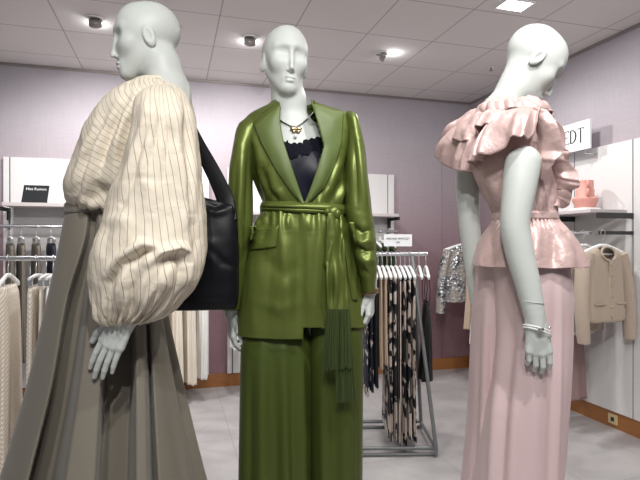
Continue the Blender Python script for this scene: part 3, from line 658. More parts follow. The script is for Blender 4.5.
n_ = outward(SV); pxs, pys = proj(SV); fr = np.clip((-n_[..., 1] + .1) / .45, 0, 1)
ang = np.arange(SV.shape[1]) / SV.shape[1] * 2 * np.pi; vv = np.linspace(0, 1, SV.shape[0])[:, None]
d = prof(pxs, pys, fr) + (1 - fr) * .03 * vv * np.sin(ang * 14)[None, :]
for _ in range(2): d = (np.roll(d, 1, 1) + 2 * d + np.roll(d, -1, 1)) / 4
vd = SV - np.array([0, 0, CZ]); vd[..., 2] = 0; vd /= np.linalg.norm(vd, axis=-1, keepdims=True)
SV = SV - vd * (d * fr)[..., None] + n_ * (d * (1 - fr))[..., None]
SV = crease(SV, [([(105, 330), (110, 420)], 8, .006), ([(170, 340), (182, 440)], 9, -.006), ([(76, 240), (60, 300)], 6, -.004)])
sk = cloth('skirt', SV, M['taupe'], Lm, Lm.location, .003); tag(sk, 'long taupe box pleated skirt')
WV = loft([(204, 70.5, 143, YS, .112), (205, 69.8, 144, YS, .118), (213.5, 69.3, 147, YS, .127), (215, 69.8, 147, YS, .123)], 160, 12, 2.05); cloth('waistband', WV, M['taupe'], sk, Lm.location, .003)
# blouse
BV = loft([(84, 141, 177, YL, .056), (86.5, 137, 181, YL, .075), (92, 130, 185, YL, .12), (99, 122, 189, YL, .15), (107, 112, 191, YL, .165), (120, 100, 193, YL, .175), (135, 89.5, 194, YL, .175), (150, 83, 193, YL, .172), (168, 77.5, 190, YL + .005, .168), (185, 72.5, 184, YL + .01, .165), (197, 72, 176, YL + .02, .155), (206, 76, 165, YL + .03, .145), (212, 84, 158, YL + .035, .125), (214, 90, 152, YL + .035, .11)], 240, 220, 2.15)
def bodice_fold(px, py, f):
    e = np.clip((py - 196) / 16, 0, 1); return f * (.006 * np.sin(px * .55) + .004 * np.sin(px * 1.1 + 1)) * e + f * .003 * np.sin(px * .9) * np.exp(-((py - 85) / 6) ** 2)
BV = crease(BV, [([(141, 84), (124, 120), (112, 160), (104, 205)], 6, 0.0240), ([(134, 92), (112, 130), (102, 170)], 4.5, -0.0195), ([(120, 104), (100, 140), (88, 185), (84, 206)], 5.5, 0.0210), ([(108, 115), (93, 145), (80, 185)], 4, -0.0165),
                 ([(97, 125), (82, 160), (72, 195)], 4, 0.0150), ([(118, 150), (108, 185), (100, 200)], 6, -.0120), ([(126, 120), (118, 160), (112, 200)], 4, 0.0150), ([(92, 180), (104, 192), (112, 196)], 5, -.008), ([(80, 196), (92, 203), (106, 204)], 4, 0.0150)], bodice_fold)
BV = wrinkle(BV, .005, 9, 5); BV = wrinkle(BV, .005, 11, 7, (1, 1, .5), True)
bl = cloth('blouse', BV, M['stripe_body'], Lm, Lm.location, .002); tag(bl, 'cream cotton blouse with thin dark stripes and huge balloon sleeves')
def balloon(rows, org_parent, L, fold=True, seed=2):
    V = loft(rows, 260, 300, 2.1); ymax = rows[-1][0]
    a = np.arange(V.shape[1]) / V.shape[1] * 2 * np.pi
    def gath(px, py, f):
        e = np.clip((py - (ymax - 42)) / 42, 0, 1) ** 1.5; e2 = np.exp(-((py - rows[0][0]) / 16) ** 2)
        return (e * (.0055 * np.sin(a * 34)[None, :] + .004 * np.sin(a * 21 + 1)[None, :]) + e2 * .0008 * np.sin(a * 30)[None, :])
    V = crease(V, L, gath); V = wrinkle(V, .006, 7, seed); V = wrinkle(V, .0055, 11, seed + 3, (1, 1, .5), True)
    return cloth('sleeve', V, M['stripe_sleeve'], bl, Lm.location, .002)
YA = YL - .185
balloon([(87, 154, 174, YA + .13, .02), (90, 148, 180, YA + .11, .045), (96, 142.5, 186, YA + .08, .07), (105, 139, 191, YA + .035, .09), (125, 137, 195.5, YA, .11), (150, 130, 197.5, YA, .112), (175, 122.5, 199.5, YA, .118), (200, 113, 202, YA, .125), (222, 108, 203.5, YA, .132), (243, 99, 204.5, YA, .138), (258, 96, 203.5, YA, .14), (275, 95.3, 200, YA, .136), (290, 95.8, 192, YA, .126), (303, 98, 180, YA, .11), (312, 100, 167, YA, .092), (317.5, 103, 156, YA, .074), (321, 106, 146, YA, .045)], bl,
        [([(151, 86), (143, 130), (128, 178), (118, 205)], 5, .012), ([(160, 84), (158, 120), (150, 165)], 5, -.009), ([(172, 88), (176, 130), (178, 190)], 6, .009), ([(183, 92), (187, 150), (188, 215)], 4, -.008),
         ([(108, 276), (122, 258), (142, 244), (156, 246)], 4.2, .024), ([(112, 282), (130, 262), (146, 252), (158, 258)], 6, -.015), ([(148, 262), (162, 252), (178, 247), (189, 252)], 4.2, .022), ([(154, 268), (170, 258), (182, 257), (188, 266)], 6, -.013), ([(184, 246), (190, 262), (184, 290)], 4, .018), ([(178, 256), (180, 272), (174, 292)], 4, -.012), ([(126, 262), (122, 290), (124, 316)], 5, .010), ([(150, 250), (142, 285), (136, 318)], 5, .012), ([(166, 256), (156, 290), (144, 316)], 4, -.009),
         ([(158, 95), (150, 140), (138, 190)], 4, .009), ([(166, 95), (170, 140), (160, 200)], 5, -.008), ([(190, 110), (193, 160), (196, 220)], 4, .009), ([(150, 120), (134, 175), (118, 215)], 4, -.009), ([(120, 205), (108, 235), (104, 260)], 5, -.008), ([(180, 150), (186, 200), (184, 236)], 5, .009),
         ([(117, 285), (126, 268), (134, 262)], 6, .010), ([(108, 300), (112, 280), (118, 270)], 5, -.012), ([(128, 315), (132, 290), (150, 265)], 4, -.008), ([(140, 316), (155, 290), (172, 265)], 5, .010), ([(118, 314), (116, 295), (120, 280)], 4, .008), ([(150, 314), (170, 295), (182, 280)], 4, -.008),
         ([(104, 225), (118, 218), (132, 225)], 7, .008), ([(140, 170), (150, 190), (148, 215)], 7, .008), ([(130, 180), (140, 178), (160, 180)], 4, -.004), ([(192, 215), (198, 240), (194, 270)], 4, -.010), ([(168, 180), (166, 215), (162, 240)], 6, -.008)])
cf = loft([(318.5, 107, 143, YA - .015, .044), (322.5, 108, 142, YA - .015, .040), (323.5, 109, 141, YA - .015, .037)], 90, 8, 2.1); cf = crease(cf, [], lambda px, py, f: .0015 * np.sin(px * 2.4)); cloth('cuff', cf, M['stripe_sleeve'], bl, Lm.location, .002)
YF = YL + .19
balloon([(84, 150, 176, YF - .05, .05), (92, 143, 184, YF - .03, .085), (110, 140, 190, YF, .10), (150, 134, 193, YF + .01, .11), (200, 122, 194, YF + .01, .12), (240, 106, 192, YF + .01, .13), (268, 100, 184, YF + .01, .125), (285, 101, 172, YF + .01, .10), (294, 108, 152, YF + .01, .05)], bl, [], seed=9)
NV = loft([(81.8, 138, 178.5, YL, .060), (83.5, 135.5, 180.5, YL, .068), (85.5, 136, 180.5, YL, .070)], 140, 8); cloth('neckline_band', NV, M['stripe_body'], bl, Lm.location, .003)

# black shoulder bag on the far shoulder
YB = 1.545
bag = empty('shoulder_bag', (P(205, 308, YB).x, YB, P(205, 308, YB).z))
tag(bag, 'slouchy black leather shoulder bag hanging behind the striped blouse', 'bag')
V = loft([(186, 172, 178, YB, .006), (190, 166, 183, YB, .012), (198, 160, 205, YB, .020), (206, 158, 233, YB, .026), (216, 157, 236, YB, .034), (235, 156, 237.5, YB, .045), (262, 156, 238.3, YB, .052), (290, 157, 238.2, YB, .052), (303, 158, 237.3, YB, .045), (308, 160, 235.5, YB, .036), (309.3, 164, 232, YB, .02)], 150, 140, 3.0)
V = crease(V, [([(203, 200), (214, 206), (228, 202)], 5, -.010), ([(205, 208), (216, 212), (230, 208)], 4, .007), ([(206, 246), (222, 262), (236, 268)], 4, -.006), ([(190, 230), (206, 246), (226, 288)], 9, .006), ([(176, 303), (236, 303)], 3, .004)])
V[..., 1] = YB + (V[..., 1] - YB) * .78; V = wrinkle(V, .0022, 9, 11); cloth('bag_body', V, M['black_leather'], bag, bag.location, .003)
def strap(pts, wds, Y0, Y1, nm='shoulder_strap'):
    n = 60; pts = np.array(pts, float); q = np.linspace(0, 1, n); s = np.linspace(0, 1, len(pts)); x = pchip(s, pts[:, 0], q); y = pchip(s, pts[:, 1], q); wd = pchip(s, wds, q); yd = pchip(s, [Y0 + (Y1 - Y0) * t for t in s], q)
    dx, dy = np.gradient(x), np.gradient(y); L = np.hypot(dx, dy); nx, ny = -dy / L, dx / L; V = np.empty((n, 9, 3))
    for k in range(9):
        t = k / 8 - .5
        for i in range(n): V[i, k] = P(x[i] + nx[i] * wd[i] * t, y[i] + ny[i] * wd[i] * t, yd[i] - .004 * (1 - (2 * t) ** 2))
    o = cloth(nm, V, M['black_leather'], bag, bag.location, .007, False); return o
strap([(229, 222), (226, 202), (219, 184), (209, 164), (199, 146), (190, 128), (180, 110), (176, 100)], [17, 17, 15.5, 14, 13, 12, 12, 12], YB - .01, YL + .16)
strap([(172, 205), (174, 186), (178, 160), (182, 130), (180, 110), (176, 100)], [16, 14, 12, 12, 12, 12], YB + .01, YL + .19)

# ================================================================== 3. mannequin in blush satin
YR = 1.683
Rm = empty('mannequin', (P(520, 243, YR).x, YR, FT))
tag(Rm, 'mannequin seen from behind in a blush satin ruffled peplum top and pale pink trousers', 'mannequin', 'dressed mannequins on the podium')
fw = (math.cos(math.radians(8)), math.sin(math.radians(8)), 0)
rb = mannequin(Rm, P(533, 64, YR), RZ(-92) @ RX(-39), P(516, 87, YR), P(498, 116, YR), P(511, 168, YR + .01), P(523, 212, YR + .01), P(521, 262, YR + .02), fw, sw=.06, hs=1.05)
rtree = bvh_obj(*rb)
rar = limb(Rm, [P(523, 163, YR - .155), P(519, 190, YR - .165), P(515, 225, YR - .17), P(519, 250, YR - .17), P(528, 285, YR - .175), P(534.5, 316, YR - .18), P(536, 326, YR - .18)], [.052, .047, .041, .040, .035, .029, .027], k=.02)
rsh = MB(); 
hand(rar, Rm.location, hmat(P(536, 325, YR - .18), (.10, .02, -1), (-.10, -1, .1), 0), 1, .99, (.10, .55, .70), thumb_in=.7, wr=.025, spread=.02, fl=1.12)
wr = MB(); wr.tube([P(532, 301.5, YR - .178) + Vector((.0345 * math.cos(t), .0345 * math.sin(t), -.004 * math.cos(t))) for t in np.linspace(0, 2 * math.pi, 33)], .0012, 6); wr.build('wrist_seam', M['mannequin'], rar, True, org=Rm.location)
b2 = MB()
for a_, z in ((.030, 0), (.033, -.008)): b2.tube([P(537, 329, YR - .18) + Vector((.040 * math.cos(t), .034 * math.sin(t), z - .008 * math.sin(t) - a_ * .4 * math.cos(t))) for t in np.linspace(0, 2 * math.pi, 41)], .0021, 8)
bo = b2.build('bracelet', M['white_plastic'], Rm, True, org=Rm.location); tag(bo, 'thin pale bracelets with a silver charm')
ch = MB(); c = P(541, 330, YR - .222); ch.lathe([(.001, 0), (.008, 0), (.009, .003), (.008, .006), (.001, .006)], 16, (c.x, c.y, c.z)); ch.build('charm', M['silver'], bo, True, org=Rm.location)
MB().ball(P(549.3, 327.5, YR - .185), .005, 8).build('bead', M['silver'], bo, True, org=Rm.location)
rl = limb(Rm, [P(470, 150, YR + .11), P(468, 180, YR + .12), P(469.5, 225, YR + .13), P(473, 255, YR + .13), P(478, 300, YR + .13), P(482, 322, YR + .13)], [.043, .041, .036, .034, .027, .022], k=.02)
hand(rl, Rm.location, hmat(P(482, 324, YR + .13), (.08, 0, -1), (-.3, .9, .1), 0), -1, .8, (.5, .5, .4), thumb_in=.5)
# trousers
far = leg_loft([(262, 476, 525, YR + .07, .10), (300, 474, 520, YR + .10, .095), (350, 472.5, 515, YR + .11, .095), (400, 470.5, 512, YR + .11, .10), (440, 468, 510, YR + .11, .105), (480, 464, 508, YR + .11, .11), (561, 454, 502, YR + .11, .12)],
               [([(486, 290), (484, 400), (478, 580)], 4, .010), ([(480, 310), (477, 400), (470, 580)], 3, -.007), ([(492, 290), (491, 380), (484, 500)], 3, -.008)], 140, 160)
near = leg_loft([(262, 490, 564, YR - .0, .12), (290, 496, 567, YR - .01, .12), (330, 499, 567, YR - .015, .115), (375, 496, 565, YR - .02, .12), (410, 489, 562.5, YR - .02, .125), (440, 484, 560, YR - .02, .13), (480, 478, 556, YR - .02, .14), (580, 468, 550, YR - .02, .15)],
                [([(500, 285), (502, 345), (494, 420), (484, 580)], 3.5, .012), ([(509, 285), (511, 345), (504, 420), (496, 580)], 5, -.014), ([(520, 290), (522, 345), (516, 420), (510, 580)], 7, .006), ([(516, 285), (520, 380), (520, 580)], 7, -.006), ([(532, 320), (536, 400), (534, 580)], 7, .006), ([(555, 280), (553, 380), (545, 580)], 4, -.008), ([(561, 280), (559, 400), (552, 580)], 3, .007), ([(503, 300), (506, 360), (498, 420)], 4, -.006)], 160, 160)
nv, nu = far.shape[:2]; n2 = near.shape
V = np.concatenate([far.reshape(-1, 3), near.reshape(-1, 3)]); Fc = np.concatenate([grid_faces(nv, nu), grid_faces(n2[0], n2[1]) + nv * nu])
tag(solid(mk('trousers', V, Fc, M['blush_trouser'], Rm, True, Rm.location), .003), 'pale pink wide satin trousers')
# top
TV = loft([(112, 486, 528, YR, .075), (117, 478, 542, YR, .10), (126, 473, 553, YR, .118), (145, 472, 560, YR, .125), (165, 473, 561.5, YR, .128), (185, 480, 559, YR, .122), (203, 490, 555.5, YR, .112), (214, 495.5, 553.5, YR, .104), (218.5, 496, 553.5, YR, .103), (222, 495, 555, YR, .105), (230, 489.5, 563, YR, .118), (242, 482.5, 572.5, YR, .135), (254, 479, 578, YR, .146), (266, 477, 582.5, YR, .152)], 260, 240, 2.1)
aT = np.arange(260) / 260 * 2 * np.pi
def peplum(px, py, f):
    e = np.clip((py - 217) / 40, 0, 1) ** .8; g = np.exp(-((py - 221) / 7) ** 2) + .8 * np.exp(-((py - 213) / 8) ** 2)
    return e * .008 * np.sin(aT * 11 + .6)[None, :] + g * .003 * np.sin(aT * 52)[None, :]
TV = crease(TV, [([(480, 180), (492, 205), (500, 216)], 4, -.008), ([(486, 170), (500, 205)], 5, .006), ([(552, 232), (556, 250), (554, 270)], 4, -.010), ([(566, 232), (572, 250), (574, 268)], 5, .008), ([(492, 228), (486, 250)], 4, -.006), ([(545, 190), (540, 212)], 4, .006), ([(556, 175), (549, 212)], 3, -.007), ([(538, 224), (536, 262)], 5, .007), ([(508, 224), (504, 262)], 6, .006)], peplum)
TV = wrinkle(TV, .003, 12, 6); pxt, pyt = proj(TV)
kp = ~((pyt > 268 + 4.0 * np.sin((pxt - 478) / 104 * 3.0))).reshape(-1)
top = cloth('ruffled_top', TV, M['blush'], Rm, Rm.location, .002, True); tag(top, 'sleeveless blush satin top with shoulder ruffles and peplum')
ttree = bvh(TV)
wbV = loft([(213, 495.3, 554, YR, .107), (214, 494.6, 554.6, YR, .110), (219.5, 494.8, 554.8, YR, .110), (220.5, 495.3, 554.3, YR, .107)], 160, 8, 2.1); cloth('waist_seam', wbV, M['blush'], top, Rm.location, .002)
def spline(pts, n):
    p = np.array([tuple(P(*q)) for q in pts]); s = np.r_[0, np.cumsum(np.linalg.norm(np.diff(p, axis=0), axis=1))]; q = np.linspace(0, s[-1], n); return np.stack([pchip(s, p[:, i], q) for i in range(3)], -1)
def ruffle(inner, outer, waves, amp, nu=200, nv=26, belly=.02, ph=0, name='ruffle', crump=.006):
    a, b = spline(inner, nu), spline(outer, nu); V = np.empty((nv, nu, 3)); u = np.linspace(0, 1, nu)
    for i in range(nv):
        t = i / (nv - 1); c = a * (1 - t) + b * t; V[i] = c
    n = normals(V, False); n *= np.sign(-(n[..., 1]).mean())
    for i in range(nv):
        t = i / (nv - 1); w_ = u * waves * 2 * np.pi + ph + .6 * np.sin(u * 9); d = amp * t ** 1.1 * (np.sin(w_) + .35 * np.sin(2 * w_ + 1) + .2 * np.sin(3 * w_)) + belly * math.sin(math.pi * t) ; V[i] += n[i] * d[:, None]
        V[i, :, 2] += .25 * amp * t * np.cos(u * waves * 2 * np.pi + ph)
    for i in range(nv):
        for k in range(nu): V[i, k] += n[i, k] * crump * noise.fractal(Vector(V[i, k] * 16 + ph), 1, 2, 3)
    o = cloth(name, V, M['blush'], top, Rm.location, .0018, False); return o
y = YR
# far shoulder: lower then upper tier
ruffle([(452, 128, y + .06), (464, 124, y + .02), (478, 122, y - .03), (492, 122, y - .08), (504, 122, y - .10)], [(439, 158, y + .12), (450, 168, y + .07), (464, 171, y - .01), (474, 166, y - .07), (484, 160, y - .12)], 2.4, .020, ph=.5)
ruffle([(458, 119, y + .06), (472, 110, y + .02), (486, 106, y - .03), (500, 108, y - .07), (512, 110, y - .10)], [(444, 136, y + .10), (455, 143, y + .05), (466, 142, y - .02), (480, 132, y - .09), (497, 124, y - .14)], 2.2, .020, ph=2.2)
# round the near shoulder, over the back of the arm
ruffle([(500, 112, y - .10), (512, 109, y - .13), (526, 107, y - .15), (540, 108, y - .14)], [(476, 160, y - .13), (490, 150, y - .17), (505, 145, y - .20), (520, 139, y - .22), (538, 124, y - .20)], 1.8, .018, ph=1.0, belly=.024)
# down the front of the near armhole
ruffle([(531, 108, y - .14), (535, 122, y - .15), (537, 148, y - .13), (538, 172, y - .10)], [(548, 111, y - .18), (560, 128, y - .21), (560, 156, y - .20), (543, 180, y - .15)], 1.5, .012, ph=.2, belly=.02)
ruffle([(540, 112, y - .11), (548, 125, y - .08), (553, 145, y - .06), (553, 172, y - .05)], [(553, 114, y - .13), (564, 140, y - .10), (569, 152, y - .08), (566, 172, y - .08)], 1.6, .012, ph=1.7, belly=.015)
# cascade at the far side of the chest
ruffle([(546, 150, y - .10), (550, 160, y - .10), (552, 175, y - .09), (552, 186, y - .08)], [(562, 152, y - .14), (572, 168, y - .13), (580, 184, y - .12), (572, 191, y - .10)], 1.5, .012, ph=.9, belly=.015)
ruffle([(548, 172, y - .08), (551, 182, y - .08), (552, 196, y - .07), (550, 206, y - .07)], [(566, 178, y - .10), (572, 190, y - .09), (569, 204, y - .08), (558, 209, y - .08)], 1.5, .010, ph=2.9, belly=.012)
# gathered band round the neck
NB = loft([(103, 488, 536, YR - .0, .08), (106, 484, 541, YR, .095), (110, 478, 546, YR, .112), (118, 475, 551, YR, .120)], 200, 40, 2.1)
aN = np.arange(200) / 200 * 2 * np.pi; NB = crease(NB, [], lambda px, py, f: .0035 * np.sin(aN * 11)[None, :] + .002 * np.sin(aN * 23 + py * .3)); NB = wrinkle(NB, .012, 11, 8); NB = wrinkle(NB, .006, 14, 9, (1, 1, 1), True)
cloth('neck_ruffle', NB, M['blush'], top, Rm.location, .002)
# ================================================================== ceiling fittings
def recessed_spot(x, y, label, aim):
    root = empty('ceiling_spotlight', (x, y, CEIL)); tag(root, label, 'ceiling light', 'round spotlights in the ceiling')
    m_ = MB().lathe([(.052, -.001), (.056, -.004), (.05, -.010), (.046, -.006), (.046, -.001)], 40); m_.build('trim_ring', M['white_plastic'], root, True)
    q = Vector((aim[0] - x, aim[1] - y, -1.0)).normalized(); u_ = -q; b_ = Vector((0, 0, -.018)) + q * .012
    def along(prof, nm, m_):
        e1 = q.orthogonal().normalized(); e2 = q.cross(e1); V = [b_ + q * z + (e1 * math.cos(2 * math.pi * k / 28) + e2 * math.sin(2 * math.pi * k / 28)) * r_ for r_, z in prof for k in range(28)]
        n = 28; mk(nm, [tuple(v) for v in V], [(i * n + k, i * n + (k + 1) % n, (i + 1) * n + (k + 1) % n, (i + 1) * n + k) for i in range(len(prof) - 1) for k in range(n)], m_, root)
    along([(.001, -.020), (.030, -.020), (.040, -.012), (.041, .022), (.036, .024), (.001, .020)], 'lamp_head', M['lamp_body']); along([(.001, .0205), (.033, .0215), (.034, .0235)], 'lens', M['lamp_glow'])
for (loc, aim, pw, _), lb in zip(SPOTS, ('round ceiling spotlight above the striped blouse mannequin', 'round ceiling spotlight just left of the suited mannequin\'s head', 'round ceiling spotlight between the suited and the blush mannequins')):
    recessed_spot(*loc, lb, aim); spot_light('lamp_or_fill_spot', (loc[0] + (aim[0] - loc[0]) * .06, loc[1] + (aim[1] - loc[1]) * .06, CEIL - .075), aim, pw, 1.35 if aim[0] > 1.5 else 2.5, .8)
    l = bpy.data.lights.new('spill', 'POINT'); l.energy = .55; l.shadow_soft_size = .02; o = bpy.data.objects.new('spill', l); COL.objects.link(o)
    q = Vector((aim[0] - loc[0], aim[1] - loc[1], 0)).normalized(); o.location = (loc[0] + q.x * .085, loc[1] + q.y * .085, CEIL - .035)
for loc, aim, pw, sz_, rr_ in KEY_FILL_SPOTS: spot_light('lamp_or_fill_spot', (loc[0], loc[1], CEIL - .04), aim, pw, sz_, .7, rr_)  # keys and fills added to brighten mannequins, rails and walls; no fixture modelled
pn = empty('ceiling_panel_light', mw=Matrix.Translation((PANEL[0], PANEL[1], CEIL)) @ Matrix.Rotation(ANG, 4, 'Z')); tag(pn, 'small bright rectangular ceiling light near the top edge', 'ceiling light')
fr_ = MB()
for lo, hi in (((-.10, -.07, -.012), (-.088, .07, -.001)), ((.088, -.07, -.012), (.10, .07, -.001)), ((-.088, -.07, -.012), (.088, -.058, -.001)), ((-.088, .058, -.012), (.088, .07, -.001))): fr_.box(lo, hi)
fr_.build('frame', M['white_plastic'], pn); MB().box((-.088, -.058, -.006), (.088, .058, -.002)).build('diffuser', M['lamp_glow'], pn)
c = P(491, 67, 1) - Vector((0, 0, CZ)); Yc_ = (CEIL - CZ) / c.z; sp = empty('sprinkler_head', (c.x * Yc_, Yc_, CEIL)); tag(sp, 'tiny sprinkler head in the ceiling above the blush mannequin\'s back', 'sprinkler')
MB().lathe([(.001, -.004), (.028, -.004), (.03, -.001)], 24).build('escutcheon', M['white_plastic'], sp, True)
MB().tube([(0, 0, -.003), (0, 0, -.03)], .006, 8).lathe([(.001, -.032), (.016, -.032), (.016, -.029), (.001, -.029)], 12).build('deflector', M['lamp_body'], sp, True)
c = P(178, 26, 1) - Vector((0, 0, CZ)); Yc_ = (CEIL - CZ) / c.z; sp = empty('sprinkler_head', (c.x * Yc_, Yc_, CEIL)); tag(sp, 'tiny sprinkler head in the ceiling beside the striped blouse mannequin\'s head', 'sprinkler')
MB().lathe([(.001, -.004), (.02, -.004), (.022, -.001)], 24).build('escutcheon', M['lamp_body'], sp, True)

# ================================================================== wall display units
def at(o, lx, ly, lz=0): o.matrix_world = ROOM @ Matrix.Translation((lx, ly, lz)); return o
def lbox(m_, o, lo, hi): return m_.box(tuple(lo[i] - o[i] for i in range(3)), tuple(hi[i] - o[i] for i in range(3)))
def wall_unit(name, x0, x1, posts, label, shelf_x, shelf_z, shelf_d, rail_z, rail_d, rail_x, zt=2.02, strip=True):
    o = (x0, 0, .119); r = empty(name, mw=ROOM @ Matrix.Translation(o)); tag(r, label, 'display unit', 'white display units along the back wall')
    e = [x0] + posts + [x1]
    for i in range(len(e) - 1): lbox(MB(), o, (e[i] + .004, -.035, .12), (e[i + 1] - .004, -.002, zt)).build('back_panel', M['white'], r, bevel=.002)
    for p in posts: lbox(MB(), o, (p - .006, -.030, .12), (p + .006, -.002, zt)).build('slotted_post', M['black_metal'], r)
    sh = lbox(MB(), o, (shelf_x[0], -shelf_d, shelf_z), (shelf_x[1], -.037, shelf_z + .028)).build('shelf', M['shelf'], r, bevel=.002)
    for p in posts:
        if shelf_x[0] - .05 < p < shelf_x[1] + .05:
            b_ = MB(); lbox(b_, o, (p - .008, -.30, shelf_z - .032), (p + .008, -.034, shelf_z - .002)); lbox(b_, o, (p - .007, -.09, shelf_z - .10), (p + .007, -.036, shelf_z - .03)); b_.build('shelf_bracket', M['black_metal'], r)
    rr = MB().tube([(rail_x[0] - o[0], -rail_d, rail_z - o[2]), (rail_x[1] - o[0], -rail_d, rail_z - o[2])], .0125, 14); rl_ = rr.build('hanging_rail', M['chrome'], r, True)
    for p in posts:
        if rail_x[0] - .05 < p < rail_x[1] + .05: lbox(MB(), o, (p - .007, -rail_d, rail_z - .010), (p + .007, -.03, rail_z + .004)).build('rail_arm', M['black_metal'], r)
    return r
M['shelf'] = mat('shelf_laminate', (.55, .50, .505), .5)
xA0, xA1 = bx(4), bx(209)
SZ, SD, RZt, RD = 1.60, .34, 1.445, .28
wall_unit('wall_display_unit', xA0, xA1, [bx(11), bx(73), bx(142)], 'white wall display unit with shelf and rail behind the striped blouse mannequin', (bx(1.5, SD), bx(150, SD)), SZ, SD, RZt, RD, (bx(-20, RD), bx(210, RD)))
xB0, xB1 = bx(226.5), bx(393)
wall_unit('wall_display_unit', xB0, xB1, [bx(232), bx(386.5)], 'white wall display unit with shelf and rail behind the suited mannequin', (bx(230, .30), bx(399, .30)), 1.565, .30, 1.425, .28, (bx(230, .28), bx(398, .28)), 2.0)

# right wall: panels, shelf with jug, sign, rail
oR = (0, 0, .119); rw = empty('wall_display_unit', mw=ROOM @ Matrix.Translation((0, ry(600), .119))); tag(rw, 'white panelled display unit with shelf and rail along the right wall', 'display unit')
oy = ry(600)
def rbox(lo, hi): return MB().box((lo[0], lo[1] - oy, lo[2] - .119), (hi[0], hi[1] - oy, hi[2] - .119))
e = [ry(520), ry(574.5, .03), ry(633.0, .03), ry(633.0, .03) - .62, ry(633, .03) - 1.24]
for i in range(4): rbox((-.032, e[i + 1] + .004, .12), (-.002, e[i] - .004, 2.02)).build('back_panel', M['white'], rw, bevel=.002)
for k in (1, 2, 3): rbox((-.028, e[k] - .006, .12), (-.002, e[k] + .006, 2.02)).build('slotted_post', M['black_metal'], rw)
def rz_at(px, py, off):        # height of a pixel on a plane at distance off from the right wall
    v = RW(-off, ry(px, off), 0); return CZ - (py - HY) / F * v.y, ry(px, off)
z_sh = 1.52
rbox((-.34, ry(633) + .02, z_sh), (-.034, ry(574.5) + .55, z_sh + .024)).build('shelf', M['shelf'], rw, bevel=.002)
for k in (1, 2): rbox((-.33, e[k] - .008, z_sh - .04), (-.03, e[k] + .008, z_sh - .002)).build('shelf_bracket', M['black_metal'], rw)
z_rl = 1.385
MB().tube([(-.30, ry(633) + .06 - oy, z_rl - .119), (-.30, ry(500, .3) - oy, z_rl - .119)], .0125, 14).build('hanging_rail', M['chrome'], rw, True)
for k in (1, 2): rbox((-.31, e[k] - .009, z_rl - .014), (-.03, e[k] + .009, z_rl + .010)).build('rail_arm', M['black_metal'], rw)
# outlet in the baseboard
zo, yo = rz_at(613, 420, .02); outl = empty('power_outlet', mw=ROOM @ Matrix.Translation((-.018, yo, .062))); tag(outl, 'brass coloured socket plate in the wooden baseboard at right', 'outlet')
MB().box((-.007, -.04, -.035), (-.0005, .04, .035)).build('plate', M['plate'], outl, bevel=.002); MB().box((-.009, -.014, -.014), (-.0072, .014, .014)).build('socket', M['black_metal'], outl)

# EDT sign on the panel top
off = .135
z0, y1 = rz_at(589.5, 148, off); z1, _ = rz_at(589.5, 118.5, off); sl = .62
sg = empty('brand_sign', mw=ROOM @ Matrix.Translation((-off, y1, z0))); tag(sg, 'white sign board lettered EDT above the right wall panels', 'sign')
MB().box((0, 0, 0), (.018, sl, z1 - z0)).build('board', M['card_white'], sg, bevel=.001)
def letters(txt, h, m, root, place, gap=.18, t=.0015):
    """thin serif capitals from strokes; place(x, z) -> local point of the front face"""
    S_ = {'E': [((0, 0), (0, 1), .13), ((0, 1), (.42, 1), .05), ((0, .52), (.34, .52), .05), ((0, 0), (.44, 0), .05), ((.42, 1), (.42, .86), .05), ((.44, 0), (.44, .14), .05)],
          'D': [((0, 0), (0, 1), .13)] + [((.02 + .5 * math.sin(a) ** .8, .5 + .5 * math.cos(a)), (.02 + .5 * math.sin(a + math.pi / 14) ** .8 if a + math.pi / 14 < math.pi - .01 else .02, .5 + .5 * math.cos(a + math.pi / 14)), .05 + .09 * math.sin(a)) for a in np.linspace(0, math.pi * 13 / 14, 14)],
          'T': [((.28, -.12), (.28, 1), .12), ((0, 1), (.56, 1), .05), ((0, 1), (0, .88), .05), ((.56, 1), (.56, .88), .05)]}
    wd = {'E': .44, 'D': .54, 'T': .56}; x = 0; mb = MB()
    for c in txt:
        for (a, b, wv) in S_[c]:
            a = Vector((a[0] + x, a[1])); b = Vector((b[0] + x, b[1])); d = (b - a); L = d.length; d = d / L if L > 1e-6 else Vector((1, 0)); nn = Vector((-d.y, d.x)) * wv / 2
            q = [a - nn, b - nn, b + nn, a + nn]; V = [place(p.x * h, p.y * h, 0) for p in q] + [place(p.x * h, p.y * h, t) for p in q]
            mb.add(V, [(0, 1, 2, 3), (4, 7, 6, 5), (0, 4, 5, 1), (1, 5, 6, 2), (2, 6, 7, 3), (3, 7, 4, 0)])
        x += wd[c] + gap
    return mb.build('lettering', m, root)
hh = (z1 - z0) * .46; tw = (.44 + .54 + .56 + .36) * hh
letters('EDT', hh, M['ink'], sg, lambda x, z, t: (-.0004 - t, .055 + tw - x, (z1 - z0) * .30 + z))
for q in (.05, .5): MB().tube([(.009, q, 0), (.009, q, -.03), (.06, q, -.03), (off - .034, q, -.03)], .004, 8).build('bracket', M['chrome'], sg, True)

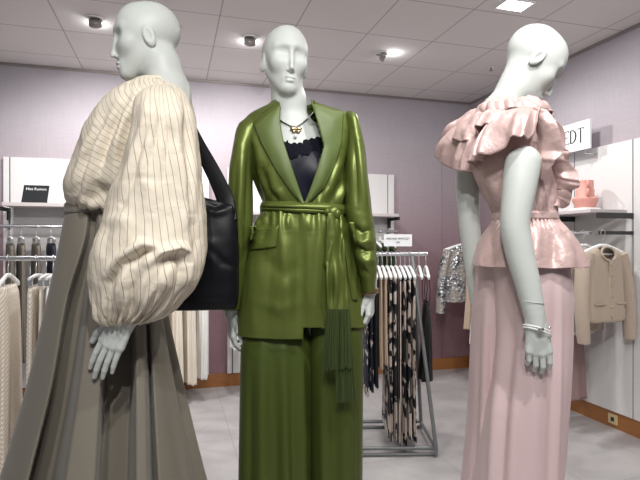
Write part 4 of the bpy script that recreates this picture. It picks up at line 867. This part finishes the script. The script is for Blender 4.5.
# pink jug on a white block
zj = z_sh + .024; yj = ry(585, .17); blk = MB().box((-.07, -.075, 0), (.07, .075, .022)).build('display_block', M['white_plastic'], bevel=.003, mw=ROOM @ Matrix.Translation((-.17, yj, zj + .0005)))
tag(blk, 'white block under the pink jug on the right shelf', 'display block')
jug = empty('jug', mw=ROOM @ Matrix.Translation((-.17, yj, zj + .0235)) @ Matrix.Rotation(math.radians(-122), 4, 'Z')); tag(jug, 'matte pink angular vase with looped handles on the right shelf', 'vase')
MB().lathe([(.001, 0), (.062, 0), (.086, .052), (.086, .066), (.066, .082), (.062, .088), (.062, .128), (.056, .136), (.056, .195), (.050, .197), (.049, .19), (.049, .10), (.001, .09)], 40).build('body', M['pink_jug'], jug, True)
for zc, rr in ((.163, .030), (.108, .030)):
    MB().tube([(.058 + rr * math.sin(a) * 1.1, 0, zc + rr * .9 * math.cos(a)) for a in np.linspace(.1, math.pi - .1, 16)], .0085, 10).build('handle', M['pink_jug'], jug, True)

# black card on the left shelf
SC_Y = .26; x0, x1 = bx(21, SC_Y), bx(48.5, SC_Y); cd = empty('brand_card', mw=ROOM @ Matrix.Translation(((x0 + x1) / 2, -SC_Y, SZ + .0285))); tag(cd, 'black card with small white lettering standing on the left shelf', 'card')
hw = (x1 - x0) / 2; hc = .145
MB().add([(-hw, 0, 0), (hw - .012, 0, 0), (hw, .03, hc), (-hw + .014, .03, hc), (-hw, .008, 0), (hw - .012, .008, 0), (hw, .038, hc), (-hw + .014, .038, hc)], [(0, 1, 2, 3), (4, 7, 6, 5), (0, 4, 5, 1), (1, 5, 6, 2), (2, 6, 7, 3), (3, 7, 4, 0)]).build('card', M['card_black'], cd)
def text(body, size, m, root, loc, rot, name='lettering'):
    c = bpy.data.curves.new(name, 'FONT'); c.body = body; c.size = size; c.align_x = 'CENTER'; c.extrude = .0006; c.materials.append(m)
    t_ = bpy.data.objects.new('t_', c); COL.objects.link(t_); bpy.context.view_layer.update(); me = bpy.data.meshes.new_from_object(t_.evaluated_get(bpy.context.evaluated_depsgraph_get())); bpy.data.objects.remove(t_)
    o = bpy.data.objects.new(name, me); COL.objects.link(o); o.parent = root; o.location = loc; o.rotation_euler = rot; return o
text('Mini Rumon', .030, M['paint_white'], cd, (.005, .0205, .105), (math.radians(90 - 11.7), 0, 0))

# ================================================================== hangers and hanging garments
def make_hanger(name='clothes_hanger', clip=False, hw=.20):
    """local: x along the shoulders, hook top (under the rail) at z = 0"""
    r = empty(name)
    MB().tube([(0, 0, -.112), (0, 0, -.066), (.010, 0, -.053)] + [(.0195 * math.cos(a), 0, -.026 + .0195 * math.sin(a)) for a in np.linspace(-.9, math.pi + .5, 18)], .0026, 8).build('hook', M['chrome'], r, True)
    mb = MB()
    if clip: mb.tube([(-.16, 0, -.118), (0, 0, -.110), (.16, 0, -.118)], [.007, .010, .007], 10, 1.1)
    else: mb.tube([(-hw, 0, -.171), (-hw * .93, 0, -.161), (-hw * .5, 0, -.131), (-.03, 0, -.110), (.03, 0, -.110), (hw * .5, 0, -.131), (hw * .93, 0, -.161), (hw, 0, -.171)], [.007, .010, .009, .008, .008, .009, .010, .007], 12, 1.5); mb.tube([(-hw * .9, 0, -.168), (hw * .9, 0, -.168)], .0045, 8)
    mb.build('shoulder_bar', M['white_plastic'], r, True)
    if clip:
        for s in (-1, 1): MB().box((s * .13 - .012, -.010, -.155), (s * .13 + .012, .010, -.112)).build('clip', M['chrome'], r)
    return r
def gcopy(src, name=None):
    c = src.copy(); COL.objects.link(c)
    for ch in src.children: d = ch.copy(); COL.objects.link(d); d.parent = c
    return c
def garment(rows, seed=0, folds=7, amp=.012, nu=90, nv=70, tmax=None, ya=.8, p=2.4):
    """rows: (z, half width, half thickness); local x = shoulders, y = thickness. Returns V."""
    r = np.array(rows, float); q = np.linspace(r[0, 0], r[-1, 0], nv); hw = pchip(-r[:, 0], r[:, 1], -q); th = pchip(-r[:, 0], r[:, 2], -q)
    if tmax: th = np.minimum(th, tmax * .8); ya = min(ya, tmax * .18 / (amp * 1.6))
    a = np.linspace(0, 2 * np.pi, nu, endpoint=False); c, s = np.cos(a), np.sin(a); cc = np.sign(c) * np.abs(c) ** (2 / p); ss = np.sign(s) * np.abs(s) ** (2 / p)
    V = np.empty((nv, nu, 3)); rd = random.Random(seed); ph = [rd.uniform(0, 6.28) for _ in range(4)]
    t = (np.linspace(0, 1, nv) ** .8)[:, None]
    fold = t * amp * (np.sin(a * folds + ph[0] + .5 * np.sin(q * 4)[:, None])  + .6 * np.sin(a * (folds * 2 - 1) + ph[1]))
    V[..., 0] = (hw[:, None] + fold) * cc; V[..., 1] = th[:, None] * ss + fold * ya * ss + (0 if tmax else .006) * t * np.sin(q * 9 + ph[2])[:, None]; V[..., 2] = q[:, None]
    return V
def garment_obj(name, V, m, root=None, t=.002): 
    nv, nu = V.shape[:2]; o = mk(name, V.reshape(-1, 3), grid_faces(nv, nu), m, root, True, None, uv_of(V)); solid(o, t, 0); return o
HG = make_hanger(); HC = make_hanger('clip_hanger', True); first = {'h': True, 'c': True}
ORD = ['first', 'second', 'third', 'fourth', 'fifth', 'sixth', 'seventh', 'eighth', 'ninth', 'tenth']
def hang(loc, rz, kind, label, group):
    src = HG if kind == 'h' else HC
    o = src if first[kind] else gcopy(src); first[kind] = False
    o.matrix_world = Matrix.Translation(loc) @ Matrix.Rotation(rz, 4, 'Z'); tag(o, label, 'hanger', group); return o
def put(o, loc, rz, label, cat, group=None):
    o.matrix_world = Matrix.Translation(loc) @ Matrix.Rotation(rz, 4, 'Z'); return tag(o, label, cat, group)

# ---- slanted-leg rail in the middle
ra_y = 3.36; rz_z = CZ - (254.0 - HY) / F * ra_y
def rail_stand(name, label, xr0, xr1, yr, zr, bx0, bx1, yb0, yb1, sl=None):
    r = empty(name, ((bx0 + bx1) / 2, (yb0 + yb1) / 2, 0)); tag(r, label, 'clothes rail'); o = r.location
    T = lambda m_, pts, rad, nm, mt: m_.tube([Vector(p) - o for p in pts], rad, 12).build(nm, mt, r, True)
    T(MB(), [(xr0, yr, zr), (xr1, yr + .02, zr)], .0135, 'top_rail', M['chrome'])
    for xa, xb in ((xr0 + .06, bx0), (xr1 - .105, bx1)):
        T(MB(), [(xa, yr, zr - .012), (xb, yb0, .05)], .0125, 'leg', M['grey_metal']); T(MB(), [(xa, yr, zr - .012), (xb, yb1, .05)], .0125, 'leg', M['grey_metal'])
    for yb in (yb0, yb1):
        T(MB(), [(bx0, yb, .05), (bx1, yb + .02, .05)], .0125, 'base_bar', M['grey_metal']); T(MB(), [(bx0, yb, .011), (bx1, yb + .02, .011)], .010, 'base_bar', M['grey_metal'])
        for x in (bx0, bx1): T(MB(), [(x, yb, .011), (x, yb, .05)], .011, 'foot', M['grey_metal'])
    for x in (bx0, (bx0 + bx1) * .5 + .06, bx1): T(MB(), [(x, yb0, .05), (x, yb1, .05)], .010, 'cross_bar', M['grey_metal'])
    return r
xr1 = (428 - 320) / F * ra_y
rail_stand('clothes_rail', 'grey metal clothes rail with slanted legs beside the suited mannequin', -.35, xr1, ra_y, rz_z, -.36, .713, 3.13, 3.60)
# sign clipped to the rail
sgx0, sgx1 = (384 - 320) / F * 3.33, (412 - 320) / F * 3.33; cz0, cz1 = CZ - (246.3 - HY) / F * 3.33, CZ - (234.3 - HY) / F * 3.33
rs = empty('rail_sign', ((sgx0 + sgx1) / 2, 3.33, cz0)); tag(rs, 'small white sign card clipped above the clothes rail', 'sign')
MB().box((-(sgx1 - sgx0) / 2, 0, 0), ((sgx1 - sgx0) / 2, .004, cz1 - cz0)).build('card', M['card_white'], rs)
text('ABRAND BARTLEY', .0185, M['ink'], rs, (0, -.001, .044), (math.pi / 2, 0, 0)); text('2024', .013, M['ink'], rs, (0, -.001, .022), (math.pi / 2, 0, 0))
MB().tube([(-.06, .018, 0.01), (-.06, .022, -.012), (-.06, .03, -.055)], .004, 8).build('clip', M['chrome'], rs, True)

RH = math.pi / 2                     # hangers stand across the rail
GR = 'garments on the slanted-leg clothes rail'; GH = 'white hangers on the slanted-leg clothes rail'
def slot(px): return (px - 320) / F * ra_y
SHORT = [(-.10, .10, .012), (-.16, .19, .02), (-.5, .19, .025), (-.86, .23, .04)]; MID = [(-.10, .10, .012), (-.16, .19, .02), (-.4, .19, .03), (-.70, .22, .045)]; LONG = [(-.10, .10, .012), (-.16, .19, .018), (-.6, .18, .025), (-1.14, .22, .05)]
ORD += ['eleventh', 'twelfth']
items = [  # px of hook, rows, material, label, category
 (364.5, SHORT, 'floral_navy', 'navy and beige printed short dress hanging nearest the suited mannequin\'s hand', 'dress'),
 (369, [(z * .97, a, b) for z, a, b in SHORT], 'floral_navy', 'second navy and beige printed short dress from the suited mannequin\'s hand', 'dress'),
 (373.5, [(z * .94, a, b) for z, a, b in SHORT], 'black_b', 'plain black short dress between the navy prints and the beige blouses', 'dress'),
 (378, MID, 'beige_b', 'beige satin blouse on the slanted-leg rail, nearest the navy printed dresses', 'blouse'),
 (382.5, [(z * .96, a, b) for z, a, b in MID], 'beige_b', 'second beige satin blouse, hanging beside the floral dresses', 'blouse'),
 (387, LONG, 'floral', 'long black and beige floral dress touching the beige blouses', 'dress'),
 (391.5, [(z * .99, a, b) for z, a, b in LONG], 'floral', 'second long black and beige floral dress, counted from the beige blouses', 'dress'),
 (396, [(z * 1.015, a, b) for z, a, b in LONG], 'stripe_bw', 'long black and beige striped dress between the floral dresses', 'dress'),
 (400.5, [(z * 1.02, a, b) for z, a, b in LONG], 'floral', 'third long black and beige floral dress, right after the striped dress', 'dress'),
 (405, [(z * .99, a, b) for z, a, b in LONG], 'floral', 'fourth long floral dress, one before the slanted leg', 'dress'),
 (409.5, [(z * 1.0, a, b) for z, a, b in LONG], 'floral', 'long black and beige floral dress nearest the slanted leg', 'dress'),
]
for i, (px_, rows, mt, lb, ct) in enumerate(items):
    x = slot(px_); o = garment_obj('hanging_' + ct, garment(rows, 20 + i, 11, .016, tmax=.0145), M[mt]); put(o, (x, ra_y, rz_z - .012), RH, lb, ct, GR)
    hang((x, ra_y, rz_z + .0235), RH, 'h', '%s white hanger on the slanted-leg rail, counted from the suited mannequin' % ORD[i], GH)
# bow on the floral dress collar
x = slot(426); V = garment([(-.30, .11, .012), (-.36, .12, .02), (-.6, .11, .03), (-.80, .13, .04)], 31, 8, .008)
nv_, nu_ = V.shape[:2]; o = empty('slip_dress'); garment_obj('dress_body', V, M['black_b'], o)
for s in (-1, 1): 
    for d_ in (-.012, .012): MB().tube([(s * .09, d_, -.135), (s * .10, d_ * 1.5, -.22), (s * .11, d_ * .8, -.32)], .0028, 6).build('strap', M['black_b'], o, True)
put(o, (x, ra_y, rz_z - .012), RH - .12, 'black strappy slip dress at the right end of the clothes rail', 'dress', GR)
hang((x, ra_y, rz_z + .0235), RH - .12, 'h', 'white hanger at the very end of the rail, holding the black slip dress', GH)
hang((slot(419), ra_y, rz_z + .0235), RH - .10, 'h', 'empty white hanger just before the black slip dress', GH)

# ---- dark garments on the back unit behind the rail
GB = 'dark olive garments on the back wall rail'
for i, px_ in enumerate((366, 373, 380, 387)):
    x = bx(px_, .28); o = garment_obj('hanging_coat', garment([(-.10, .10, .014), (-.16, .20, .03), (-.5, .19, .035), (-.95, .21, .05)], 40 + i, 8, .012, tmax=.034), M['olive_b'])
    loc = RW(x, -.28, 1.425 - .012); put(o, loc, ANG + RH, 'dark olive coat on the back wall rail, %s of four behind the rail sign' % ORD[i], 'coat', GB)
    hang(RW(x, -.28, 1.425 + .0235), ANG + RH, 'h', 'white hanger of the %s dark olive coat behind the rail sign' % ORD[i], 'hangers on the back wall rail')

# ---- left unit: taupe and navy on the upper rail, cream skirts further along
GA = 'garments on the left wall rail'
for i, (px_, mt, lb, wd) in enumerate(((10, 'taupe_b', 'taupe trousers nearest the left edge on the upper left rail', .11), (21, 'taupe_b', 'taupe trousers second from the left edge on the upper left rail', .11), (36, 'taupe_b', 'single taupe trousers in the middle of the upper left rail', .11), (51, 'navy_b', 'navy trousers on the upper left rail beside the taupe skirt', .11))):
    x = bx(px_, RD); o = garment_obj('hanging_trousers', garment([(-.12, .10, .022), (-.16, .15, .035), (-.5, .17, .05), (-1.02, .19, .055)], 50 + i, 7, .010, tmax=.030), M[mt])
    put(o, RW(x, -RD, RZt - .012), ANG + RH + .35, lb, 'trousers', GA)
    hang(RW(x, -RD, RZt + .0235), ANG + RH + .35, 'c', '%s clip hanger on the upper left rail, counted from the left edge' % ORD[i], 'clip hangers on the left wall rail')
for i, (px_, mt, lb, zl, wd) in enumerate(((158, 'cream_b', 'cream skirt on the left wall rail closest to the taupe skirt', -1.36, .24), (174, 'cream_b', 'long cream skirt in the middle below the black bag', -1.37, .24), (187, 'cream_b', 'long cream skirt below the black bag, nearest the white one', -1.34, .22), (199, 'white_b', 'white skirt on the left wall rail next to the pink wall strip', -1.31, .18))):
    x = bx(px_, RD); o = garment_obj('hanging_skirt', garment([(-.12, .12, .02), (-.3, .15, .045), (-.8, .18, .055), (zl + .06, wd - .02, .06)], 60 + i, 9, .014, tmax=.046), M[mt])
    put(o, RW(x, -RD, RZt - .012), ANG + RH + .25, lb, 'skirt', GA)
    hang(RW(x, -RD, RZt + .0235), ANG + RH + .25, 'c', 'clip hanger of the ' + ('cream skirt next to the taupe skirt', 'long cream skirt below the bag', 'cream skirt beside the white skirt', 'white skirt by the wall strip')[i], 'clip hangers on the left wall rail')
# white long garment at the left end of unit behind the suit
x = bx(236, .28); o = garment_obj('hanging_dress', garment([(-.10, .10, .012), (-.16, .19, .02), (-.6, .18, .04), (-1.0, .19, .05)], 66, 8, .01), M['white_b']); put(o, RW(x, -.28, 1.425 - .012), ANG + RH, 'white dress on the back wall rail beside the suited mannequin\'s lowered hand', 'dress', 'white garments behind the suit')
hang(RW(x, -.28, 1.4485), ANG + RH, 'h', 'white hanger of the white dress behind the suit', 'hangers on the back wall rail')

# ---- nearer rail at far left with cream trousers
yl = 2.62; zl_ = CZ - (258.5 - HY) / F * yl
rail_stand('clothes_rail', 'chrome clothes rail at far left carrying cream striped trousers', -2.35, (118 - 320) / F * yl, yl, zl_, -2.40, (122 - 320) / F * yl - .02, yl - .20, yl + .22)
GLf = 'cream trousers on the far left rail'
def slotl(px): return (px - 320) / F * yl
for i, (px_, mt, lb, ang_) in enumerate(((-14, 'cream_stripe', 'cream herringbone trousers cut by the left edge', .25), (8, 'cream_stripe', 'cream herringbone trousers on the white hanger at far left', .30), (36, 'cream_stripe', 'cream herringbone trousers next to the white pair on the far left rail', .32), (46, 'cream_b', 'plain cream trousers beside the white pair on the far left rail', .32), (53, 'white_b', 'white trousers on the far left rail touching the taupe skirt', .30))):
    x = slotl(px_); o = garment_obj('hanging_trousers', garment([(-.125, .13, .015), (-.17, .15, .03), (-.5, .17, .04), (-1.12, .20, .045)], 70 + i, 8, .012, tmax=(.05, .05, .025, .0155, .0155)[i]), M[mt]); put(o, (x, yl, zl_ - .012), RH + ang_, lb, 'trousers', GLf)
    hang((x, yl, zl_ + .0235), RH + ang_, 'h' if i in (1,) else 'c', '%s hanger on the far left rail, counted from the left edge' % ORD[i], 'hangers on the far left rail')

# ---- right wall rail: cardigan, others
yc = ry(603, .30)
def rput(o, y, lb, ct, rot=0, dx=0): return put(o, RW(-.30 + dx, y, z_rl - .012), ANG + rot, lb, ct, 'garments on the right wall rail')
card = empty('cardigan')
V = garment([(-.085, .070, .02), (-.105, .115, .03), (-.15, .172, .042), (-.30, .178, .055), (-.50, .186, .06), (-.555, .184, .058), (-.575, .17, .05)], 80, 5, .006, 140, 90)
nv_, nu_ = V.shape[:2]; kk = ~((V[..., 1] < 0) & (V[..., 2] > -.185) & ((V[..., 0] / .062) ** 2 + ((V[..., 2] + .085) / .088) ** 2 < 1)).reshape(-1)
Fg = grid_faces(nv_, nu_); Fg = Fg[kk[Fg].all(1)]; solid(mk('cardigan_body', V.reshape(-1, 3), Fg, M['knit'], card, True), .004, 0)
for s in (-1, 1):
    rr = [(s * .150, 0, -.13, .055), (s * .185, -.005, -.22, .052), (s * .205, -.012, -.35, .050), (s * .215, -.02, -.50, .048), (s * .212, -.03, -.66, .044), (s * .208, -.03, -.70, .040)]
    MB().tube([q[:3] for q in rr], [q[3] for q in rr], 24, .75).build('sleeve', M['knit'], card, True)
pl = MB(); pl.box((-.016, -.064, -.56), (.016, -.052, -.175)); pl.build('button_placket', M['knit'], card, bevel=.003)
for k in range(6): MB().ball((.0, -.066, -.20 - .068 * k), (.008, .004, .008), 10).build('button', M['gold'], card, True)
for s in (-1, 1): MB().box((s * .095 - .045, -.066, -.46), (s * .095 + .045, -.055, -.445)).build('pocket_edge', M['knit'], card, bevel=.003)
col_ = MB(); col_.tube([(.062 * math.sin(a), -.052 * (1 - .55 * (math.cos(a) * .5 + .5)) - .004 if abs(a) < 3 else 0, -.085 - .088 * (1 - math.cos(a)) / 2 * 1.0 - .0) for a in np.linspace(-2.9, 2.9, 40)], .007, 8)
col_.build('neckband', M['knit'], card, True)
rput(card, yc, 'beige knitted cardigan with gold buttons facing front on the right wall rail', 'cardigan', .10)
for i, (dy, mt, rows, lb, ct) in enumerate(((.15, 'knit', [(-.10, .10, .02), (-.15, .175, .03), (-.5, .19, .035), (-.66, .19, .035)], 'beige knit directly behind the front cardigan', 'jumper'), (.24, 'cream_b', [(-.10, .10, .02), (-.15, .175, .03), (-.5, .19, .035), (-.70, .20, .035)], 'pale beige blouse behind the knits on the right wall rail', 'blouse'), (.34, 'rose_b', [(-.10, .10, .02), (-.15, .175, .03), (-.5, .17, .04), (-.9, .20, .045), (-1.20, .22, .05)], 'dusty rose long dress hanging lowest beside the pink trousers', 'dress'), (.45, 'rose_b', [(-.10, .10, .02), (-.15, .175, .03), (-.5, .17, .04), (-.9, .20, .045), (-1.17, .22, .05)], 'dusty rose dress at the back of the cardigan group', 'dress'))):
    o = garment_obj('hanging_' + ct, garment(rows, 90 + i, 7, .008, tmax=.044), M[mt]); rput(o, yc + dy, lb, ct, .10, -.02)
for i, dy in enumerate((0, .15, .24, .34, .45)):
    hang(RW(-.30 - (.02 if i else 0), yc + dy, z_rl + .0235), ANG + .10, 'h', 'white hanger of the ' + ('beige cardigan facing front', 'beige knit behind the cardigan', 'pale beige blouse', 'lowest dusty rose dress', 'rearmost dusty rose dress')[i], 'hangers on the right wall rail')
# sequinned jacket group near the corner
ys = -.45; sq = empty('sequin_jacket')
V = garment([(-.085, .07, .02), (-.11, .12, .03), (-.16, .18, .045), (-.35, .185, .055), (-.62, .20, .06)], 101, 5, .008, 120, 80); garment_obj('jacket_body', V, M['sequin'], sq)
for s in (-1, 1):
    rr = [(s * .155, 0, -.13, .055), (s * .195, -.005, -.25, .055), (s * .22, -.01, -.40, .055), (s * .235, -.015, -.58, .055), (s * .24, -.015, -.72, .052)]
    MB().tube([q[:3] for q in rr], [q[3] for q in rr], 24, .8).build('sleeve', M['sequin'], sq, True)
rput(sq, ys, 'silver sequinned jacket hanging near the corner behind the blush mannequin', 'jacket', -.1, -.06)
hang(RW(-.36, ys, z_rl + .0235), ANG - .1, 'h', 'white hanger of the silver sequinned jacket', 'hangers on the right wall rail')
for i, (dy, mt, zl, lb) in enumerate(((-.12, 'beige_b', -.86, 'taupe beige dress hanging just in front of the sequinned jacket'), (-.22, 'cream_b', -.98, 'long beige dress low beside the pink trousers near the corner'))):
    o = garment_obj('hanging_dress', garment([(-.10, .09, .02), (-.15, .15, .03), (-.5, .15, .035), (zl, .17, .04)], 110 + i, 7, .008, tmax=.045), M[mt]); rput(o, ys + dy, lb, 'dress', 0, .05)
    hang(RW(-.25, ys + dy, z_rl + .0235), ANG, 'h', 'white hanger of the ' + lb, 'hangers on the right wall rail')
